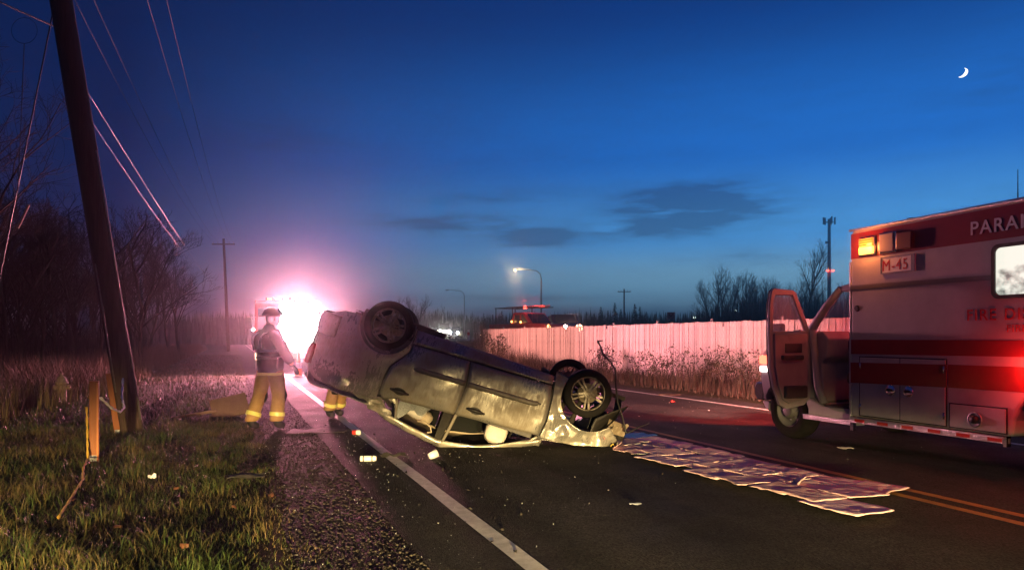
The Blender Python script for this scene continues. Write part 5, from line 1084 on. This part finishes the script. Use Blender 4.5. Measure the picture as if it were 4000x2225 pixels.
hz_ = (1316 - 1057) / 2750 * 150 + EYE
for s in (-1, 1): MB().lathe([(.001, .2), (.26, .14), (.3, -.14), (.001, -.2)], 'z', (s * .55, -.5, hz_), 12).build('warning_lamp', G_smallr, mast, smooth=True)
# small vehicles on the highway
M_carb = [mat('car_paint_dark', (.05, .055, .065), .3, coat=.5), mat('car_paint_grey', (.16, .16, .17), .3, coat=.5), mat('car_paint_white', (.6, .6, .6), .3, coat=.5)]
def small_car(name, px, d, rz, m, label, front=None, tall=1.0, base=1.16, roofred=False, cat='car', rear=None, lp=0, grp='traffic on the highway'):
    p = at(px, 1316, d); o = empty(name, (p.x, p.y, base), rz, label, cat, grp)
    prof = [(-2.2, .35), (-2.2, .85), (-1.5, .95 * tall), (-1.1, 1.45 * tall), (.4, 1.47 * tall), (1.1, .98 * tall), (2.1, .80 * tall), (2.2, .55), (2.15, .32)]
    MB().prism(prof, -.86, .86).build('body', m, o, bevel=.06)
    MB().prism([(-1.35, 1.0 * tall), (-1.0, 1.38 * tall), (.32, 1.40 * tall), (.92, 1.0 * tall)], -.87, .87).build('side_windows', M_dglass, o)
    MB().add([(1.13, -.7, 1.0 * tall), (1.13, .7, 1.0 * tall), (.47, .62, 1.44 * tall), (.47, -.62, 1.44 * tall)], [(0, 1, 2, 3)]).build('windscreen', M_dglass, o, solid=.02)
    for x in (-1.35, 1.35):
        for s in (-1, 1): MB().lathe([(.2, .1), (.30, .1), (.33, .06), (.33, -.08), (.30, -.1), (.2, -.1)], 'y', (x, s * .76, .33), 18, close=True).lathe([(.001, .06), (.2, .08), (.2, -.08), (.001, -.06)], 'y', (x, s * .76, .33), 14).build('wheel', M_tyre, o)
    for s in (-1, 1):
        MB().lathe([(.001, .06), (.17, .05), (.23, .0)], 'x', (2.17, s * .62, .68 * tall), 14).build('headlamp', front or M_ins, o, smooth=True)
        MB().box((-2.2, s * .66, .78), (.06, .26, .16)).build('tail_lamp', rear or M_red, o)
    if front and lp: lamp('headlamp_glare', 'POINT', (2.5, 0, .7 * tall), lp, (1, .93, .78), .2, parent=o)
    if roofred: MB().box((.0, 0, 1.47 * tall + .08), (.3, 1.1, .15)).build('roof_beacon', G_smallr, o)
    return o
G_hb = glow('bright_headlamp', (1, .95, .82), 60); G_ha = glow('far_headlamp', (.92, .95, 1.0), 30); G_tail = glow('lit_tail_lamp', (1, .05, .03), 8)
face = lambda px, off=0: math.atan2(-1, -(px - 2000) / 2750) + R(off)
small_car('waiting_van', 1736, 98, face(1736), M_carb[0], 'dark van on the highway with both headlamps glaring', G_hb, 1.45, lp=400, cat='van')
small_car('waiting_car', 1702, 112, face(1702, 12), M_carb[1], 'car behind the van, one headlamp showing beside it', G_ha, 1.1)
small_car('waiting_car', 1782, 118, face(1782, -10), M_carb[1], 'grey car to the right of the glaring van with a bluish headlamp', G_ha, 1.35)
small_car('waiting_car', 1800, 240, face(1800), M_carb[0], 'tiny far car with a close pair of white headlamps', G_ha, 1.1)
small_car('waiting_car', 1868, 130, face(1868, 30), M_carb[1], 'car partly behind the dead vine, one yellowish headlamp', glow('yellow_headlamp', (1, .9, .5), 10), 1.1)
small_car('emergency_car', 1644, 150, face(1644, 180), M_carb[1], 'emergency vehicle seen from behind with red lamps beyond the wreck', None, 1.4, roofred=True, rear=G_tail)
# utility pickup behind the fence
M_pick = mat('red_pickup_paint', (.62, .10, .08), .35, coat=.4, c2=(.5, .07, .06), scale=4)
p = at(2066, 1316, 43); pk = empty('utility_pickup', (p.x, p.y, 1.16), face(2066, 42), 'red utility pickup with ladder rack and red beacon behind the fence', 'pickup')
MB().prism([(-2.7, .45), (-2.7, 1.02), (-.75, 1.02), (-.75, .45)], -.95, .95).build('load_bed', M_pick, pk, bevel=.03)
MB().prism([(-.72, .40), (-.72, 1.06), (2.45, .98), (2.5, .55), (2.4, .40)], -.95, .95).build('body', M_pick, pk, bevel=.05)
MB().prism_hole([(-.68, 1.05), (-.50, 1.62), (-.40, 1.70), (.45, 1.70), (.58, 1.62), (1.15, 1.05)], [(-.52, 1.10), (-.38, 1.56), (.42, 1.57), (.88, 1.10)], -.86, .86).build('cab', M_pick, pk, bevel=.02)
MB().box((.16, .0, 1.1), (.08, 1.70, .95)).build('centre_pillar', M_pick, pk)
MB().prism([(-.52, 1.10), (-.38, 1.56), (.42, 1.57), (.88, 1.10)], -.80, .80).build('cab_windows', glass('pickup_glass', (.2, .22, .25), .05, .75), pk)
MB().add([(1.16, -.75, 1.07), (1.16, .75, 1.07), (.60, .70, 1.62), (.60, -.70, 1.62)], [(0, 1, 2, 3)]).build('windscreen', M_dglass, pk, solid=.02)
rk = MB()
for y in (-.8, .8): rk.tube([(-2.3, y, 2.02), (1.3, y, 2.02)], .03, 6).tube([(-2.2, y, 1.0), (-2.2, y, 2.02)], .03, 6).tube([(-.6, y, 1.0), (-.6, y, 2.02)], .03, 6)
for x in (-2.2, -1.0, .2, 1.2): rk.tube([(x, -.8, 2.02), (x, .8, 2.02)], .025, 6)
rk.build('ladder_rack', mat('rack_black', (.03, .03, .03), .5), pk)
ld = MB()
for y in (.15, .55): ld.box((-.5, y, 2.1), (3.6, .03, .08))
for i in range(11): ld.tube([(-2.2 + .34 * i, .15, 2.1), (-2.2 + .34 * i, .55, 2.1)], .015, 5)
ld.build('ladder', M_alu, pk)
MB().lathe([(.10, 0), (.11, .1), (.07, .17), (.001, .18)], 'z', (.05, -.35, 1.95), 16).build('beacon', G_red, pk, smooth=True); lamp('pickup_beacon_light', 'POINT', (.1, -.6, 2.35), 70, (1, .06, .04), .1, parent=pk)
for s in (-1, 1):
    MB().lathe([(.001, .05), (.10, .04), (.13, 0)], 'x', (2.46, s * .68, .82), 14).build('headlamp', G_hb if s > 0 else G_ambers, pk, smooth=True)
    for x in (-1.75, 1.7): MB().lathe([(.22, .12), (.35, .12), (.39, .07), (.39, -.08), (.35, -.12), (.22, -.12)], 'y', (x, s * .84, .39), 20, close=True).lathe([(.001, .05), (.22, .1)], 'y', (x, s * .84, .39), 14).build('wheel', M_tyre, pk)
MB().lathe([(.001, .05), (.05, .04), (.06, 0)], 'y', (.35, -.99, 1.12), 12).build('marker_lamp', G_ambers, pk); MB().lathe([(.001, -.05), (.05, -.04), (.06, 0)], 'y', (-.5, -.95, 1.16), 12).build('marker_lamp', G_ambers, pk)
small_car('parked_suv', 2200, 46, face(2200, 10), M_carb[0], 'dark car behind the fence right of the pickup with red and amber lamps', glow('amber_red_lamp', (1, .38, .18), 24), 1.15, cat='car', base=1.16, roofred=False, grp='vehicles behind the fence')
# road sign, yard lamps, marker post
p = at(2621, 1232, 62); rs = empty('road_sign', (p.x, p.y, 1.15), R(8), 'small square road sign on a post above the middle of the fence', 'road sign')
MB().tube([(0, .03, 0), (0, .03, p.z - 1.15 + .3)], .035, 8).build('post', M_steel, rs); sp_ = MB().box((0, 0, p.z - 1.15), (.72, .012, .60)).build('panel', mat('sign_panel', (.42, .22, .20), .4), rs); MB().prism([(-.22, .08), (-.02, -.12), (.22, .16), (.18, .2), (-.02, -.04), (-.18, .14)], -.009, -.0075).build('symbol', mat('sign_dark', (.05, .03, .03), .5), sp_).location = (0, 0, p.z - 1.15)
for px, py, lab in ((2711, 1240, 'twin yard lamp on a pole beyond the fence'), (2732, 1238, 'twin yard lamp on a pole beyond the fence'), (2871, 1214, 'lone greenish yard lamp below the bare skyline trees')):
    p = at(px, py, 170); o = empty('yard_lamp', (p.x, p.y, 0), 0, lab, 'lamp', 'yard lamps beyond the fence'); MB().tube([(0, 0, 0), (0, 0, p.z)], .07, 8).build('pole', M_steel, o); MB().lathe([(.001, .25), (.34, .12), (.34, -.1), (.001, -.16)], 'z', (0, -.2, p.z), 12).build('lamp_head', glow('yard_light', (.82, 1, .86), 8), o, smooth=True)
p = at(1830, 1290, 44); o = empty('marker_post', (p.x, p.y, 0), 0, 'white roadside marker post left of the dead vine', 'marker post'); MB().tube([(0, 0, 0), (0, 0, 1.85)], .07, 10).build('post', M_letw, o, smooth=True); MB().lathe([(.075, 1.5), (.075, 1.7)], 'z', seg=10).build('reflector', M_red, o)

# ------------------------------------------------------------------ absorbent pads along the centre line
def pad_mat():
    m = mat('absorbent_pad', (.86, .68, .66), .95, spec=.05, c2=(.68, .48, .47), scale=6, bump=.4, bscale=22); return m
M_pad = pad_mat(); M_padedge = mat('pale_card_lit_rim', (.62, .58, .53), .9); rp = random.Random(12)
def per_pad():
    N = M_pad.node_tree.nodes; K = M_pad.node_tree.links; p = N['Principled BSDF']; src = p.inputs['Base Color'].links[0].from_socket
    oi = N.new('ShaderNodeObjectInfo'); rr = N.new('ShaderNodeValToRGB'); K.new(oi.outputs['Random'], rr.inputs[0]); rr.color_ramp.elements[0].color = (.80, .70, .72, 1); rr.color_ramp.elements[1].color = (1.2, 1.08, 1.08, 1)
    mx = N.new('ShaderNodeMix'); mx.data_type = 'RGBA'; mx.blend_type = 'MULTIPLY'; mx.inputs['Factor'].default_value = 1; K.new(src, mx.inputs['A']); K.new(rr.outputs[0], mx.inputs['B']); K.new(mx.outputs['Result'], p.inputs['Base Color'])
per_pad()
spots = []
for row, (n0, t_start, cnt) in enumerate(((5.16, 8.15, 12), (4.80, 7.95, 13), (4.52, 7.55, 10))):
    for i in range(cnt): spots.append((n0 + rp.uniform(-.09, .09), t_start - i * (3.75 / cnt) + rp.uniform(-.10, .10), row))
spots.sort(key=lambda q: -q[1])
for i, (n_, t_, row) in enumerate(spots):
    rz = ROAD_RZ + R(rp.gauss(6, 9)); sd = rp.random() * 90; s = rp.uniform(.36, .50); asp = rp.uniform(.85, 1.15); fold = rp.random()
    b = MB()
    def pf(u, v, dz=0.0):
        x, y = (u - .5) * s * asp, (v - .5) * s / asp; e = max(0, max(abs(u - .5), abs(v - .5)) - .36) / .14
        wr = .5 - abs(noise.noise((u * 2.6 + sd, v * 3.4, 1)))
        z = .008 + .009 * max(0, wr) + .006 * noise.noise((u * 6 + sd, v * 5, 3)) + .010 * e * max(0, noise.noise((u * 2.2, v * 2.2, sd + 4)) + .1)
        cn = max(0, (u + v) - (1.72 - .2 * fold)) if fold > .85 else 0
        return (x - cn * s * .8 + .022 * noise.noise((u * 3, v * 3, sd)), y - cn * s * .8 + .022 * noise.noise((u * 3, v * 3, sd + 9)), z + cn * .16 + dz)
    b.grid(14, 14, pf); o = b.build('absorbent_pad', M_pad, None, smooth=True, solid=.006)
    o.location = W(n_, t_, .004 + .0014 * i); o.rotation_euler = (R(rp.uniform(-1, 1)), R(rp.uniform(-1, 1)), rz)
    if rp.random() < .5: k0 = rp.randrange(0, 6); k1 = rp.randrange(9, 15); rim = MB(); rim.tube([pf(0.0, k / 14, .001) for k in range(k0, k1 + 1) if k <= 14], .0035, 5); rim.build('lit_pad_edge', M_padedge, o, smooth=True)  # pale rim stands in for light catching the pad's edge
    tag(o, 'square stained absorbent pad in the overlapping carpet along the yellow centre line', 'absorbent pad', 'absorbent pads laid over the spill')
# ------------------------------------------------------------------ litter and debris on the ground
M_paper = mat('white_paper_cup', (.80, .78, .74), .6); M_bright = mat('glossy_white', (.85, .84, .82), .25)
can = empty('spray_can', (-1.60, 7.83, .032), R(4), 'white paint can with dark bands lying across the edge line', 'can'); MB().lathe([(.001, -.085), (.030, -.085), (.032, -.08), (.032, .065), (.026, .078), (.026, .09), (.001, .09)], 'x', seg=20).build('can_body', M_bright, can, angle=40)
for x in (-.05, .045): MB().lathe([(.0325, x - .006), (.0325, x + .006)], 'x', seg=20).build('dark_band', M_rubber, can)
cup = empty('paper_cup', (-.90, 8.03, .04), R(30), 'crumpled white cup on the asphalt below the wreck', 'cup'); MB().lathe([(.001, -.055), (.036, -.055), (.048, .05), (.045, .05), (.034, -.045), (.001, -.045)], 'x', seg=20).build('cup_body', M_bright, cup, smooth=True).rotation_euler = (0, R(-20), 0)
rc = empty('drink_can', (-2.20, 9.97, .034), R(-8), 'red and white drink can lying on the edge line', 'can'); MB().lathe([(.001, -.06), (.03, -.06), (.034, -.05), (.034, .0)], 'x', seg=20).build('red_half', mat('can_red', (.65, .05, .04), .3), rc, smooth=True); MB().lathe([(.034, .0), (.034, .05), (.03, .06), (.001, .06)], 'x', seg=20).build('white_half', M_bright, rc, smooth=True)
def scrap(name, loc, size, m, label, rz=0, cat='debris', h=.03, seed=0, grp=None):
    b = MB(); b.grid(8, 6, lambda u, v: ((u - .5) * size[0] * (1 - .25 * abs(noise.noise((v * 3, seed, 0)))), (v - .5) * size[1], .006 + h * max(0, .4 + noise.noise((u * 2.5 + seed, v * 2.5, 4)))))
    o = b.build(name, m, None, smooth=False, solid=.004); o.location = loc; o.rotation_euler = (0, 0, rz); return tag(o, label, cat, grp)
scrap('trim_piece', (-1.36, 8.05, .005), (.30, .12), M_black, 'bent piece of black plastic trim beside the paint can', .3, h=.07, seed=1)
scrap('floor_mat', (-2.85, 10.35, -.005), (.85, .55), M_under, 'dark floor mat lying near the firefighter at the asphalt edge', .2, cat='mat', h=.03, seed=2)
scrap('card', tuple(at(2870, 1316, 1) * 0 + Vector((W(7.03, 6.6).x, W(7.03, 6.6).y, .005))), (.17, .10), M_padedge, 'small pale card lying alone in the far lane', .2, cat='card', h=.01, seed=3)
scrap('foil_strip', tuple(W(3.05, 5.0, .005)), (.10, .03), mat('grey_foil', (.35, .38, .42), .3, metal=.6), 'little grey foil strip alone on the near lane', .1, cat='litter', h=.01, seed=4)
scrap('red_fragment', tuple(W(8.6, 12.6, .005)), (.09, .05), mat('red_plastic', (.55, .04, .03), .35), 'red plastic fragment near the far edge line', .4, h=.03, seed=5)
scrap('plank_splinter', tuple(W(9.6, 14.2, .005)), (.55, .06), M_brown, 'thin splintered strip lying by the far edge line', .1, h=.02, seed=6)
scrap('blue_sheet', tuple(W(5.15, 8.45, .006)), (.5, .35), mat('blue_plastic', (.05, .12, .34), .4), 'blue plastic sheet tucked under the torn nose of the wreck', .5, cat='sheet', h=.03, seed=7)
tag(MB().lathe([(.018, -.004), (.026, 0), (.018, .004), (.012, 0)], 'y', tuple(at(2393, 1745, 8.75).xy) + (.03,), 18, close=True).build('ring', mat('yellow_plastic', (.6, .45, .08), .4)), 'small yellow plastic ring below the torn nose', 'debris')
for i, (px, py) in enumerate(((185 * 1.5528, 0),)): pass
scrap('paper_scrap', (-3.35, 6.55, .06), (.065, .06), M_paper, 'small crumpled white paper in the near grass', .6, cat='litter', h=.05, seed=8)
scrap('rubber_slab', (-2.55, 6.75, .03), (.34, .17), M_black, 'dark rubber slab lying where the grass meets the gravel', .3, h=.04, seed=9)
M_fleaf = mat('fallen_leaf', (.12, .045, .018), .7, c2=(.08, .03, .014), scale=20)
for i in range(7):
    n_, t_ = rp.uniform(-1.6, .3), rp.uniform(4.3, 7.5); b = MB(); b.grid(4, 4, lambda u, v: ((u - .5) * .06 * (1 - abs(2 * v - 1) * .7), (v - .5) * .07, .02 * math.sin(u * 3.1) + .01 * v)); o = b.build('fallen_leaf', M_fleaf, None, smooth=True); o.location = W(n_, t_, ground_z(n_, t_) + .05); o.rotation_euler = (rp.uniform(-.4, .4), rp.uniform(-.4, .4), rp.random() * 6); tag(o, 'curled reddish fallen leaf lying on the grass', 'leaf', 'fallen leaves on the verge')
# crumbs of safety glass
def crumbs(name, pts, smin, smax, m, label):
    c = len(pts); s = smin + (smax - smin) * rng.random(c) ** 2; base = rng.normal(0, 1, (c, 4, 3)); base /= np.linalg.norm(base, axis=2, keepdims=True); V = np.array(pts)[:, None] + base * s[:, None, None]; F = np.array([(0, 1, 2), (0, 2, 3), (0, 3, 1), (1, 3, 2)])[None] + (np.arange(c) * 4)[:, None, None]
    return tag(soup(name, V.reshape(-1, 3), F.reshape(-1, 3), m), label, 'broken glass', kind='stuff')
M_crumb = mat('glass_crumb', (.55, .62, .58), .06, spec=1.0, metal=.35)
pts = [tuple(W(rng.normal(1.7, .75), rng.normal(10.2, 2.2), .010)) for _ in range(1500)] + [tuple(W(rng.uniform(.3, 1.4), rng.uniform(3.6, 10), .006)) for _ in range(260)] + [tuple(W(rng.uniform(2, 9), rng.uniform(5, 15), .008)) for _ in range(150)]
crumbs('shattered_glass', pts, .003, .010, M_crumb, 'crumbs of shattered window glass sprinkled over road and shoulder')
# dark clods and broken plastic scattered round the wreck
pts = [tuple(W(rng.normal(1.9, .55), rng.uniform(4.2, 9.5), .006)) for _ in range(70)] + [tuple(W(rng.uniform(.6, 4.4), rng.normal(9.5, 1.5), .006)) for _ in range(80)]
o = crumbs('wreck_debris', pts, .010, .035, mat('dark_clod', (.018, .015, .012), .9), 'dark clods of mud and broken plastic scattered beside the edge line'); o['category'] = 'debris'
pts = [tuple(W(rng.uniform(1.2, 4.8), rng.normal(9.0, 1.6), .006)) for _ in range(40)] + [tuple(W(rng.uniform(6, 9), rng.uniform(8, 14), .006)) for _ in range(25)]
o = crumbs('pale_fragments', pts, .008, .022, mat('pale_fragment', (.45, .42, .38), .6), 'small pale plastic fragments scattered on the asphalt round the wreck'); o['category'] = 'debris'
# ------------------------------------------------------------------ crescent moon
mn = at(3757, 283, 1) - Vector((0, 0, EYE)); mc = Vector((0, 0, EYE)) + mn * 4000; mr = 30; b = MB(); nn = 24
ro = [(mr * math.sin(R(-92 + 184 * i / nn)), mr * math.cos(R(-92 + 184 * i / nn))) for i in range(nn + 1)]; ri = [(mr * math.sin(R(-92 + 184 * i / nn)), mr * .45 * math.cos(R(-92 + 184 * i / nn))) for i in range(nn + 1)]
vs = [(x, 0, z) for z, x in ro] + [(x, 0, z) for z, x in ri] + [(x * .95, 6, z) for z, x in ro]
fs = [(i, i + 1, nn + 2 + i, nn + 1 + i) for i in range(nn)] + [(i, i + 1, 2 * nn + 3 + i, 2 * nn + 2 + i) for i in range(nn)]
b.add(vs, fs); mo = b.build('moon', glow('moonlight', (1, .97, .88), 2.6)); mo.matrix_world = Matrix.Translation(mc) @ Matrix.Rotation(R(33), 4, 'Y') @ Matrix.Rotation(R(-35), 4, 'Z') @ Matrix.Identity(4); tag(mo, 'bright thin crescent moon high in the blue dusk sky', 'moon')
# ------------------------------------------------------------------ damp evening air that carries the glare of the lamps
m = bpy.data.materials.new('damp_air'); m.use_nodes = True; N_ = m.node_tree.nodes; N_.clear(); ou = N_.new('ShaderNodeOutputMaterial'); vo = N_.new('ShaderNodeVolumePrincipled'); m.node_tree.links.new(vo.outputs[0], ou.inputs['Volume'])
vo.inputs['Color'].default_value = (.92, .93, .96, 1); vo.inputs['Density'].default_value = HAZE_DENSITY; vo.inputs['Anisotropy'].default_value = HAZE_G
MATS['damp_air'] = m
hb = MB().bx(-1050, 1050, -800, 1050, -1.2, 30); tag(hb.build('haze', m), kind='stuff')
